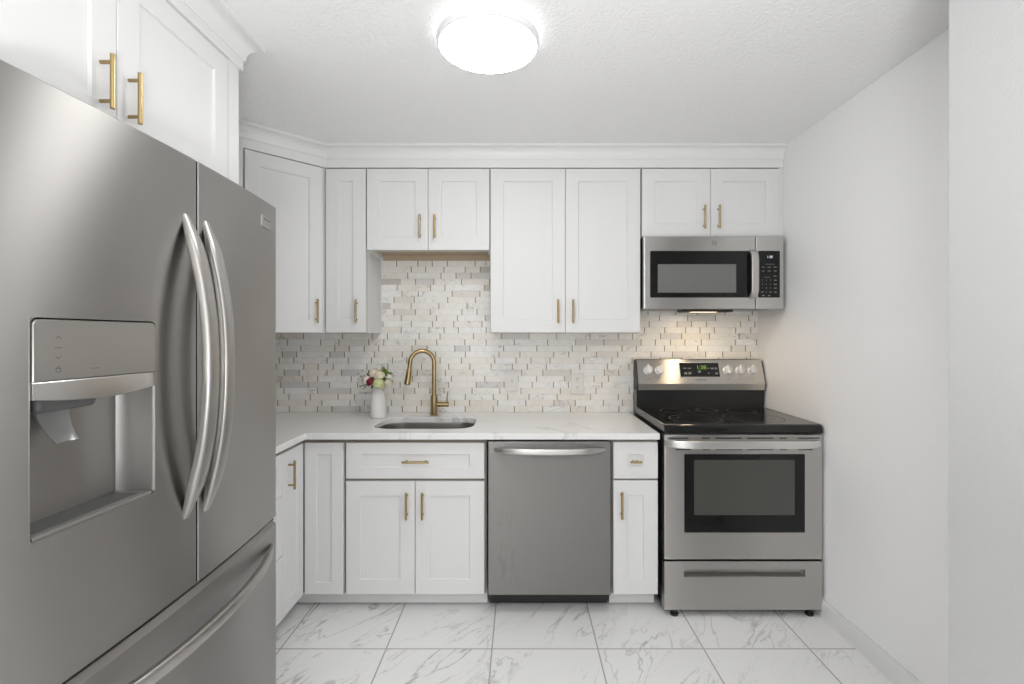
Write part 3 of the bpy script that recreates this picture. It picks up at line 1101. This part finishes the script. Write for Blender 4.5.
def bow_bar(bm, p0, p1, out_v, bow, half_w, half_t, wid_v, n=26, end_r=0.35, power=2.0, sect=24, sq=0.6):
    """a flat handle that bows away from its face; its ends run into the face"""
    p0, p1, out_v, wid_v = Vector(p0), Vector(p1), Vector(out_v), Vector(wid_v)
    ctr = []
    for i in range(n + 1):
        t = i / n
        ctr.append(p0.lerp(p1, t) + out_v * (bow * (1 - abs(2 * t - 1) ** power)))
    loops = []
    for i, p in enumerate(ctr):
        d = (ctr[min(i + 1, n)] - ctr[max(i - 1, 0)]).normalized()
        nn = d.cross(wid_v).normalized()
        t = i / n
        k = min(1.0, end_r + (1 - end_r) * min(t, 1 - t) / 0.10) if min(t, 1 - t) < 0.10 else 1.0
        lp = []
        for q in range(sect):
            a = 2 * PI * q / sect
            ca, sa = math.cos(a), math.sin(a)
            ca = math.copysign(abs(ca) ** sq, ca)
            sa = math.copysign(abs(sa) ** sq, sa)
            lp.append(p + wid_v * (ca * half_w * k) + nn * (sa * half_t * k))
        loops.append(lp)
    loft(bm, loops)


b = NB(); bow_bar(b, (-0.124, 2.354, 0.7935), (0.407, 2.354, 0.7935), (0, -1, 0), 0.050, 0.0145, 0.009, (0, 0, 1), power=2.6, end_r=0.6)
make('handle', b, M['steel_light'], dw, world=True)

# ------------------------------------------------------------------ microwave
mw = thing('microwave', 'stainless steel over-the-range microwave with black door glass and keypad', 'microwave', (1.0565, 2.85, 1.484))
MX0, MX1, MZ0, MZ1, MF = 0.673, 1.434, 1.486, 1.8825, 2.660
SPL = 1.2790
b = NB(); box(b, MX0 + .002, MX1 - .002, MF + 0.032, YB - 0.012, MZ0 + .006, MZ1, 0.002); make('case', b, M['dark'], mw, world=True)
b = NB()
rect_loops(b, MX0, SPL - .0008, MZ0, MZ1, [(0, MF + .031), (0, MF + .006), (0.002, MF + .002), (0.006, MF)])
md_ = make('door', b, M['steel_light'], mw, world=True)
b = NB()
rect_loops(b, SPL + .0008, MX1, MZ0, MZ1, [(0, MF + .031), (0, MF + .006), (0.002, MF + .002), (0.005, MF)])
cp = make('control_panel', b, M['steel_light'], mw, world=True)
GZ0, GZ1 = 1.5480, 1.8015
b = NB(); plate(b, 0.7060, 1.2680, GZ0, GZ1, MF + .001, MF - .0025, 0.006, 0.001); make('door_glass', b, M['glass'], md_, world=True, label='black door glass')
b = NB(); plate(b, 0.7475, 1.1720, 1.5750, 1.7290, MF - .002, MF - .0034, 0.005, 0.0004); make('window', b, M['mesh'], md_, world=True, label='grey viewing screen')
b = NB(); bow_bar(b, (1.2600, MF - .002, 1.5480), (1.2600, MF - .002, 1.8020), (0, -1, 0), 0.032, 0.0195, 0.008, (1, 0, 0), power=8.0, end_r=1.0, n=40, sq=0.35)
make('handle', b, M['steel_light'], md_, world=True)
b = NB(); plate(b, 1.2925, 1.4100, GZ0, GZ1, MF + .001, MF - .0025, 0.006, 0.001)
kp = make('keypad', b, M['glass'], cp, world=True, label='black keypad')
MWL = WM[mw.name].inverted()
lettering('clock_digits', '1:38', 0.018, M['digit_white'], cp, MWL @ face_front(1.354, MF - .0032, 1.768), 'lit white clock digits')
KM = [(1.355, 1.729, .025, .001), (1.338, 1.658, .016, .001), (1.384, 1.6645, .007, .0022)]
KM += [(x, z, .008, .0018) for z in (1.713, 1.692) for x in (1.319, 1.351, 1.384)]
KM += [(x, z, hw, .0025) for x, z, hw in ((1.314, 1.578, .006), (1.358, 1.578, .006), (1.385, 1.642, .007), (1.385, 1.620, .008), (1.385, 1.599, .007),
                                         (1.385, 1.578, .007), (1.320, 1.559, .007), (1.352, 1.559, .005))]
for x, z, hw, hh in KM:
    b = NB(); box(b, x - hw, x + hw, MF - .0029, MF - .002, z - hh, z + hh)
    make('key_mark', b, M['mark_pale'], cp, world=True)
KEYS = [('1', 1.314, 1.642), ('2', 1.336, 1.642), ('3', 1.358, 1.642), ('4', 1.314, 1.620), ('5', 1.336, 1.620), ('6', 1.358, 1.620),
        ('7', 1.314, 1.599), ('8', 1.336, 1.599), ('9', 1.358, 1.599), ('0', 1.336, 1.578)]
for s_, x, z in KEYS:
    lettering('key_digit', s_, 0.012, M['mark_pale'], cp, MWL @ face_front(x, MF - .0028, z))
# round maker's emblem
b = NB()
ex, ez = 1.0545, 1.8435
loft(b, [[(ex + r * math.cos(2 * PI * k / 32), y, ez + r * math.sin(2 * PI * k / 32)) for k in range(32)]
         for r, y in ((0.0130, MF + .0005), (0.0130, MF - .0008), (0.0108, MF - .0008), (0.0108, MF + .0005))], cap0=False, cap1=False)
em = make('emblem', b, M['mark'], md_, world=True, label='small round emblem')
lettering('emblem_letters', 'GE', 0.0125, M['mark'], md_, MWL @ face_front(ex, MF - .0004, ez))
b = NB()
prism(b, [(2.70, MZ0 + .006), (2.705, MZ0 - .013), (2.80, MZ0 - .013), (2.81, MZ0 + .006)], 'X', 0.900, 1.175)
vt = make('vent_hood', b, M['dark'], mw, world=True, label='black vent and lamp housing underneath')
b = NB(); box(b, 0.950, 1.090, 2.715, 2.748, MZ0 - .0145, MZ0 - .012); make('lamp_lens', b, M['hood_lamp'], vt, world=True, label='lit warm lamp lens')
b = NB(); box(b, 0.72, 1.40, 2.83, 2.97, MZ0 + .002, MZ0 + .007); make('grease_filter', b, M['steel_smooth'], mw, world=True)
cl = bpy.data.lights.new('hood_light', 'AREA'); cl.shape = 'RECTANGLE'; cl.size = 0.07; cl.size_y = 0.05
cl.energy = COOK_LIGHT; cl.color = (1.0, 0.77, 0.50)
clo = link(bpy.data.objects.new('hood_light', cl)); clo.location = (1.02, 2.735, MZ0 - .016)

# ------------------------------------------------------------------ range
rg = thing('range', 'freestanding stainless steel electric range with black ceramic cooktop', 'stove', (1.066, 2.65, 0))
RX0, RX1, RF = 0.688, 1.4435, 2.337
b = NB(); box(b, RX0 + .002, RX1 - .002, RF + 0.042, 2.985, 0.034, 0.884, 0.002); make('body', b, M['enamel'], rg, world=True)
# cooktop: slab with a deep rounded front lip
b = NB()
pr = [(2.899, 0.886), (2.899, 0.9165), (2.36, 0.9165), (2.347, 0.915), (2.339, 0.908), (2.336, 0.898), (2.336, 0.880), (2.339, 0.8755), (2.349, 0.8745), (2.40, 0.886)]
prism(b, pr, 'X', RX0, RX1)
ck = make('cooktop', b, M['ceran'], rg, world=True, label='black ceramic glass cooktop')
for xs in ((RX0 - .0006, RX0 + .006), (RX1 - .006, RX1 + .0006)):
    b = NB(); box(b, xs[0], xs[1], 2.36, 2.897, 0.914, 0.9178, 0.0008, 1)
    make('edge_trim', b, M['steel_smooth'], ck, world=True)
for cx, cy, r1 in ((0.898, 2.508, 0.131), (1.208, 2.540, 0.148), (0.875, 2.775, 0.082), (1.250, 2.770, 0.080), (1.066, 2.800, 0.062)):
    b = NB()
    for rr in ((r1, r1 - 0.0045), (r1 * 0.68, r1 * 0.68 - 0.0018)):
        n = 56
        lo = [[(cx + r_ * math.cos(2 * PI * k / n), cy + r_ * math.sin(2 * PI * k / n), 0.9169) for k in range(n)] for r_ in rr]
        loft(b, lo, cap0=False, cap1=False)
        if r1 < 0.1:
            break
    make('burner_mark', b, M['burner'], ck, world=True)
# backguard
b = NB()
prism(b, [(2.875, 1.0586), (2.9245, 1.1940), (2.930, 1.1985), (2.985, 1.1985), (2.985, 1.021), (2.886, 1.021)], 'X', RX0 + .009, RX1 - .004)
bg = make('backguard', b, M['steel_guard'], rg, world=True)
b = NB(); box(b, RX0 + .002, RX1 - .003, 2.900, 2.985, 0.884, 1.0215, 0.002); make('lower_panel', b, M['enamel'], bg, world=True, label='black panel under the controls')
for xa, xb in ((RX0 + .004, RX0 + .009), (RX1 - .004, RX1 + .002)):
    b = NB()
    prism(b, [(2.880, 1.050), (2.926, 1.190), (2.932, 1.194), (2.988, 1.194), (2.988, 0.93), (2.905, 0.93), (2.900, 1.015)], 'X', xa, xb)
    make('end_cap', b, M['dark'], bg, world=True)
p0, p1 = Vector((0, 2.875, 1.0586)), Vector((0, 2.9245, 1.1940))
upv = (p1 - p0).normalized()
nv = Vector((0, -upv.z, upv.y))
PAN = Matrix(((1, 0, 0, 0), (0, upv.y, nv.y, p0.y), (0, upv.z, nv.z, p0.z), (0, 0, 0, 1)))   # x along, y up the slope, z off it


def on_panel(bm):
    bm.transform(PAN)
    return bm


b = NB()
lo = [[(x, y, z_) for x, y in rrect(0.947 - i, 1.1795 + i, 0.043 - i, 0.127 + i, 0.003)] for i, z_ in ((.004, 0), (.004, .0022), (0.001, .0030))]
loft(b, lo)
dpf = make('display_bezel', on_panel(b), M['badge'], bg, world=True)
b = NB()
loft(b, [[(x, y, z_) for x, y in rrect(0.947, 1.1795, 0.0415, 0.1275, 0.002)] for z_ in (.001, .0036)])
make('display', on_panel(b), M['glass'], bg, world=True, label='black control display')
RGL = WM[rg.name].inverted()
lettering('clock_digits', '1:38', 0.034, M['digit_green'], bg, RGL @ PAN @ Matrix.Translation((1.0745, 0.098, 0.0039)), 'lit green clock digits')
b = NB()
for x, y, hw, hh in ((0.968, 0.094, .010, .0022), (0.995, 0.094, .010, .0022), (0.970, 0.063, .008, .006), (0.994, 0.063, .008, .006), (1.0525, 0.073, .007, .006),
                     (1.105, 0.094, .004, .003), (1.130, 0.093, .010, .004), (1.152, 0.093, .006, .005), (1.105, 0.064, .004, .003), (1.152, 0.062, .007, .005)):
    box(b, x + .009 - hw, x + .009 + hw, y - hh, y + hh, .003, .0038)
make('touch_marks', on_panel(b), M['mark_pale'], bg, world=True)
lettering('brand_lettering', 'FRIGIDAIRE', 0.0125, M['mark'], bg, RGL @ PAN @ Matrix.Translation((1.065, 0.0245, 0.0002)))
for x in (0.7590, 0.8270, 1.2305, 1.3035, 1.3760):
    b = NB()
    lathe(b, [(0.0275, 0.0002), (0.0270, 0.004), (0.0250, 0.005), (0.0238, 0.018), (0.0215, 0.021), (0.006, 0.0215)], (x, 0.083, 0), 32)
    a = math.radians(random.choice((8, -4, 4)))
    vs0 = len(b.verts)
    k = make('knob', on_panel(b), M['badge'], bg, world=True)
    b = NB()
    g = box(b, -0.006, 0.006, -0.0262, 0.0262, 0.010, 0.031, 0.002)
    b.transform(Matrix.Translation((x, 0.083, 0)) @ Matrix.Rotation(-a, 4, 'Z'))
    make('grip', on_panel(b), M['badge'], k, world=True)
b = NB()
for x in (0.7590, 0.8270, 1.2305, 1.3035, 1.3760):
    loft(b, [[(x - 0.004 + r * math.cos(2 * PI * q / 12), 0.030 + r * math.sin(2 * PI * q / 12), z_) for q in range(12)] for r, z_ in ((.0042, 0), (.0042, .0003), (.0030, .0003), (.0030, 0))], cap0=False, cap1=False)
make('knob_marks', on_panel(b), M['mark'], bg, world=True)
# oven door
b = NB()
rect_loops(b, RX0 + .001, RX1 - .001, 0.2735, 0.8685, [(0, RF + .041), (0, RF + .006), (0.0015, RF + .0015), (0.006, RF)])
od = make('oven_door', b, M['steel_range'], rg, world=True)
b = NB(); plate(b, 0.7830, 1.3580, 0.4030, 0.7770, RF + .001, RF - .0022, 0.003, 0.0008); make('door_glass', b, M['glass'], od, world=True, label='black glass border of the oven window')
b = NB(); plate(b, 0.8300, 1.3090, 0.4870, 0.7500, RF - .001, RF - .0030, 0.004, 0.0004); make('window', b, M['oven_pane'], od, world=True, label='grey oven window')
b = NB()
zx = lambda v: ((v * 0.20508 + 630) - 520) * RF / FOC
for z, spans in ((0.8530, ((190, 285), (350, 390), (415, 545), (570, 700), (728, 765), (818, 925))), (0.7985, ((222, 297), (352, 390), (417, 548), (572, 700), (730, 767), (820, 892)))):
    for xa, xb in spans:
        box(b, zx(xa), zx(xb), RF - .0006, RF + .001, z - .0026, z + .0026)
make('vent_slots', b, M['dark'], od, world=True, label='dark vent slots')
b = NB()
bow_bar(b, (0.697, RF, 0.831), (1.425, RF, 0.831), (0, -1, 0), 0.048, 0.0190, 0.010, (0, 0, 1), power=9.0, end_r=0.8, n=40, sq=0.35)
make('handle', b, M['bright'], od, world=True)
# storage drawer with a recessed grip
b = NB()
dx0, dx1, dz0, dz1 = RX0 + .001, RX1 - .001, 0.0345, 0.2655
hx0, hx1, hz0, hz1 = 0.7815, 1.3610, 0.1890, 0.2260
xs, zs = [dx0, hx0, hx1, dx1], [dz0, hz0, hz1, dz1]
for i in range(3):
    for j in range(3):
        if (i, j) == (1, 1):
            continue
        b.faces.new([b.verts.new(p) for p in ((xs[i], RF, zs[j]), (xs[i + 1], RF, zs[j]), (xs[i + 1], RF, zs[j + 1]), (xs[i], RF, zs[j + 1]))])
loft(b, [[(dx0, y, dz0), (dx1, y, dz0), (dx1, y, dz1), (dx0, y, dz1)] for y in (RF, RF + .041)], cap0=False)
loft(b, [[(x, y, z) for x, z in ((hx0 + i, hz0 + i * 1.6), (hx1 - i, hz0 + i * 1.6), (hx1 - i, hz1), (hx0 + i, hz1))] for i, y in ((0, RF), (.003, RF + .006), (.006, RF + .032))], cap0=False)
make('storage_drawer', b, M['steel_range'], rg, world=True, doubles=True)
for x in (0.742, 1.392):
    for y in (2.358, 2.92):
        b = NB(); lathe(b, [(0.018, 0.0), (0.019, 0.004), (0.019, 0.012), (0.010, 0.014), (0.010, 0.0345)], (x, y, 0), 20)
        make('foot', b, M['dark'], rg, world=True)

# ------------------------------------------------------------------ refrigerator
fr = thing('refrigerator', 'large stainless steel french-door refrigerator with water dispenser on the left', 'refrigerator', (-1.28, 1.24, 0))
FB = -0.898                        # back of the doors
FY0, FYS, FY1 = 0.770, 1.2455, 1.705
DB, DT = 0.713, 1.789


def front_x(y):
    """bowed front of the doors, seen in plan"""
    if y < FYS:
        t = (y - 0.785) / (FYS - 0.785)
        return -0.833 + 0.013 * t + 0.0045 * 4 * t * (1 - t)
    t = (y - FYS) / (FY1 - FYS)
    return -0.820 - 0.029 * t + 0.0050 * 4 * t * (1 - t)


def slab(bm, y0, y1, z0, z1, hole=None, er=0.003, cham=0.004, fx_=None, top_cham=None):
    """door leaf: bowed front, rounded upright edges, flat back; hole=(ya,yb,za,zb) cut through the front"""
    fx_ = fx_ or front_x
    ys = [y0 + (y1 - y0) * i / 22 for i in range(1, 22)]
    if hole:
        ys = [y for y in ys if min(abs(y - hole[0]), abs(y - hole[1])) > 0.006] + [hole[0], hole[1]]
        ys.sort()
    cols = []
    for i in range(5):
        a = PI / 2 * i / 4
        cols.append((y0 + er * (1 - math.sin(a)), -er * (1 - math.cos(a))))
    cols = [(y0, -er)] + [(y0 + er * (1 - math.cos(PI / 2 * i / 4)), -er * (1 - math.sin(PI / 2 * i / 4))) for i in range(1, 5)]
    cols += [(y, 0.0) for y in ys if y0 + er < y < y1 - er]
    cols += [(y1 - er * (1 - math.cos(PI / 2 * i / 4)), -er * (1 - math.sin(PI / 2 * i / 4))) for i in range(4, 0, -1)] + [(y1, -er)]
    zt_ = top_cham or cham
    rows = [(z0, -cham), (z0 + cham, 0.0)]
    if hole:
        rows += [(hole[2], 0.0), (hole[3], 0.0)]
    rows += [(z1 - zt_, 0.0), (z1, -zt_)]
    grid = [[bm.verts.new((fx_(y) + dx + dz, y, z)) for y, dx in cols] for z, dz in rows]
    for j in range(len(rows) - 1):
        for i in range(len(cols) - 1):
            if hole and rows[j][0] >= hole[2] - 1e-6 and rows[j + 1][0] <= hole[3] + 1e-6 and cols[i][0] >= hole[0] - 1e-6 and cols[i + 1][0] <= hole[1] + 1e-6:
                continue
            bm.faces.new((grid[j][i], grid[j][i + 1], grid[j + 1][i + 1], grid[j + 1][i]))
    back = [[bm.verts.new((FB, cols[k][0], z)) for k in (0, -1)] for z, dz in rows]
    for j in range(len(rows) - 1):
        bm.faces.new((back[j][0], grid[j][0], grid[j + 1][0], back[j + 1][0])).material_index = 1
        bm.faces.new((grid[j][-1], back[j][1], back[j + 1][1], grid[j + 1][-1])).material_index = 1
        bm.faces.new((back[j][1], back[j][0], back[j + 1][0], back[j + 1][1]))
    bm.faces.new([back[0][0]] + [back[0][1]] + list(reversed(grid[0])))
    bm.faces.new(grid[-1] + [back[-1][1], back[-1][0]])


b = NB(); box(b, XL + .03, FB - .006, 0.785, FY1 - .002, 0.055, 1.765, 0.003); make('case', b, M['case'], fr, world=True)
b = NB(); box(b, -1.62, FB - .02, 0.80, FY1 - .02, 0.012, 0.055)
for y in (0.85, 1.64):
    for x in (-1.55, -0.95):
        cyl(b, (x, y, 0), (x, y, 0.014), 0.02, n=16)
make('base_grille', b, M['dark'], fr, world=True)
b = NB(); box(b, FB - .004, -0.872, FYS - .006, FYS + .006, DB + .004, DT - .004); make('gasket', b, M['dark'], fr, world=True)
b = NB(); box(b, FB - .004, -0.857, FY0 + .004, FY1 - .0012, 0.7032, DB + .003); make('gasket', b, M['dark'], fr, world=True)
HY0, HY1, HZ0, HZ1 = 0.828, 1.1035, 0.9885, 1.3765
b = NB(); slab(b, FY0, FYS - .0034, DB, DT, (HY0, HY1, HZ0, HZ1))
ld = make('door', b, [M['steel'], M['dark']], fr, world=True, label='left door with the water dispenser')
b = NB(); slab(b, FYS + .0030, FY1, DB, DT)
rd = make('door', b, [M['steel'], M['dark']], fr, world=True, label='right door with the badge')
b = NB(); slab(b, FY0, FY1, 0.062, 0.703, None, top_cham=0.013, fx_=lambda y: -0.8165 - 0.0243 * ((y - 1.24) / 0.46) ** 2 - 0.0073 * (y - 1.24) / 0.46)
fd = make('freezer_drawer', b, [M['steel'], M['dark']], fr, world=True)
for leaf, yy, za, zb, bow in ((ld, 1.2010, 0.898, 1.6395, 0.064), (rd, 1.2800, 0.888, 1.6400, 0.059)):
    b = NB(); bow_bar(b, (front_x(yy) - 0.002, yy, za), (front_x(yy) - 0.002, yy, zb), (1, 0, 0), bow, 0.0215, 0.0125, (0, 1, 0), n=40, power=2.2, end_r=0.45)
    make('handle', b, M['steel_smooth'], leaf, world=True)
b = NB(); bow_bar(b, (-0.832, 0.800, 0.632), (-0.838, 1.655, 0.632), (1, 0, 0), 0.080, 0.0165, 0.0105, (0, 0, 1), n=44, power=2.2, end_r=0.55)
make('handle', b, M['steel_smooth'], fd, world=True)
# badge on the right door
by, bz = 1.618, 1.716
ca = math.atan2(front_x(by + .03) - front_x(by - .03), 0.06)
BADGE = Matrix.Translation((front_x(by) + .0003, by, bz)) @ Matrix.Rotation(-ca, 4, 'Z') @ Matrix.Rotation(PI / 2, 4, 'Z') @ Matrix.Rotation(PI / 2, 4, 'X')
FRL = WM[fr.name].inverted()
b = NB()
loft(b, [[(x, y, z_) for x, y in rrect(-0.034 + i, 0.034 - i, -0.0185 + i, 0.0185 - i, 0.002)] for i, z_ in ((0, -.001), (0, .003), (.001, .004))])
b.transform(BADGE)
bd = make('badge', b, M['steel_smooth'], rd, world=True, label='small silver maker badge')
lettering('badge_lettering', 'FRIGIDAIRE', 0.0105, M['mark'], rd, FRL @ BADGE @ Matrix.Translation((0, 0.007, 0.0042)))
lettering('badge_lettering', 'GALLERY', 0.0075, M['mark_pale'], rd, FRL @ BADGE @ Matrix.Translation((0, -0.006, 0.0042)))

# dispenser set into the left door: local frame x along +Y, y up, z out of the door
dca = math.atan2(front_x(HY1) - front_x(HY0), HY1 - HY0)
DSP = Matrix.Translation((front_x(HY0), HY0, 0)) @ Matrix.Rotation(-dca, 4, 'Z') @ Matrix.Rotation(PI / 2, 4, 'Z') @ Matrix.Rotation(PI / 2, 4, 'X')
DW_ = HY1 - HY0
# cavity
b = NB()
dep = 0.098
def cav(z):
    q = []
    for i in range(9):
        a = PI / 2 * i / 8
        q.append((DW_ - 0.006 - 0.055 + 0.055 * math.cos(a), z, -dep + 0.055 - 0.055 * math.sin(a)))
    p = [(DW_ - 0.0012, z, 0.0005), (DW_ - 0.006, z, -0.006)] + q
    q2 = [(0.006 + 0.030 - 0.030 * math.sin(PI / 2 * i / 6), z, -dep + 0.030 - 0.030 * math.cos(PI / 2 * i / 6)) for i in range(7)]
    return p + q2 + [(0.006, z, -0.006), (0.0012, z, 0.0005)]
lev = [HZ0 + .0015, 1.02, 1.10, 1.18, HZ1 - .0015]
rows = loft(b, [cav(z) for z in lev], closed=False, cap0=True, cap1=True)
b.transform(DSP)
dis = make('dispenser', b, M['niche'], ld, world=True, label='recessed grey dispenser bay', sharp=50)
# control panel with rounded upper corners, then the bowed lip under it
b = NB()
loft(b, [[(x, y, z_) for x, y in rrect(0.004 + i, DW_ - 0.0045 - i, 1.2635 + i, HZ1 - 0.0045 - i, [0.001, 0.001, 0.010, 0.010])] for i, z_ in ((0, -0.06), (0, 0.0020), (0.0012, 0.0035))])
b.transform(DSP)
make('control_panel', b, M['panel'], ld, world=True)
b = NB()
cols = []
for i in range(15):
    t = i / 14
    x = 0.003 + (DW_ - 0.006) * t
    bulge = 0.010 * 4 * t * (1 - t)
    zl = 1.2335 - 0.010 * 4 * t * (1 - t)
    cols.append([(x, 1.2630, -0.055), (x, 1.2630, 0.002 + bulge), (x, 1.2605, 0.004 + bulge), (x, zl + .002, 0.005 + bulge), (x, zl, 0.003 + bulge), (x, zl, -0.055)])
loft(b, cols)
b.transform(DSP)
make('lip', b, M['steel_light'], ld, world=True, sharp=50)
# rim that outlines the bay
b = NB()
ro = rrect(0.0, DW_, HZ0, HZ1, 0.0004)
ri = rrect(0.0012, DW_ - 0.0022, HZ0 + .0030, HZ1 - .0012, [0.005, 0.010, 0.012, 0.012])
loft(b, [[(x, y, -0.004) for x, y in ro], [(x, y, 0.0012) for x, y in ro], [(x, y, 0.0012) for x, y in ri], [(x, y, -0.004) for x, y in ri]], cap0=False, cap1=False)
b.transform(DSP)
make('rim', b, M['steel_smooth'], ld, world=True)
# tray, grille, nozzle and paddle
b = NB()
box(b, 0.008, DW_ - 0.008, HZ0 + .002, HZ0 + 0.010, -dep + 0.004, -0.003, 0.002)
b.transform(DSP)
tr = make('drip_tray', b, M['niche'], ld, world=True)
b = NB()
box(b, 0.020, DW_ - 0.030, HZ0 + 0.0098, HZ0 + 0.0112, -dep + 0.016, -0.016, 0.0005, 1)
b.transform(DSP)
make('grille', b, M['case'], tr, world=True)
b = NB(); box(b, 0.094, 0.146, 1.172, 1.240, -dep + 0.001, -dep + 0.008, 0.002); b.transform(DSP)
make('nozzle_back', b, M['case'], ld, world=True, label='dark plate behind the ice paddle')
b = NB()
box(b, 0.030, 0.150, 1.205, 1.245, -0.085, -0.018, 0.010, 3)
b.transform(DSP)
make('nozzle_housing', b, M['case'], ld, world=True)
b = NB()
cyl(b, (0.145, 1.224, -0.040), (0.158, 1.213, -0.036), 0.008, n=16, bev=0.001)
lo = []
for i in range(9):
    t = i / 8
    y = 1.212 - 0.066 * t
    z_ = -0.052 + 0.030 * t * t
    hw = 0.034 - 0.012 * t
    lo.append([(0.088 - hw, y, z_), (0.088, y, z_ - 0.008), (0.088 + hw, y, z_), (0.088 + hw, y, z_ + 0.004), (0.088, y, z_ - 0.004), (0.088 - hw, y, z_ + 0.004)])
loft(b, lo)
b.transform(DSP)
make('paddle', b, M['clear'], ld, world=True, label='smoky clear plastic ice paddle')
# printed symbols on the control panel
b = NB()
def stroke(bm, x0, y0, x1, y1, w=0.0011):
    d = Vector((x1 - x0, y1 - y0)); n_ = Vector((-d.y, d.x)).normalized() * w / 2
    loft(bm, [[(x0 + n_.x, y0 + n_.y, z_), (x1 + n_.x, y1 + n_.y, z_), (x1 - n_.x, y1 - n_.y, z_), (x0 - n_.x, y0 - n_.y, z_)] for z_ in (0.003, 0.0038)])
sx = 0.0475
stroke(b, sx - .005, 1.3380, sx, 1.3430); stroke(b, sx, 1.3430, sx + .005, 1.3380)
stroke(b, sx - .007, 1.3220, sx + .008, 1.3220)
stroke(b, sx - .005, 1.3075, sx, 1.3025); stroke(b, sx, 1.3025, sx + .005, 1.3075)
stroke(b, sx - .004, 1.2790, sx + .004, 1.2790); stroke(b, sx - .004, 1.2850, sx + .004, 1.2850); stroke(b, sx - .004, 1.2790, sx - .004, 1.2850); stroke(b, sx + .004, 1.2790, sx + .004, 1.2850)
stroke(b, sx - .0025, 1.2850, sx - .0025, 1.2885); stroke(b, sx + .0025, 1.2850, sx + .0025, 1.2885); stroke(b, sx - .0025, 1.2885, sx + .0025, 1.2885)
stroke(b, 0.112, 1.2810, 0.130, 1.2810)
b.transform(DSP)
make('panel_symbols', b, M['mark'], ld, world=True)
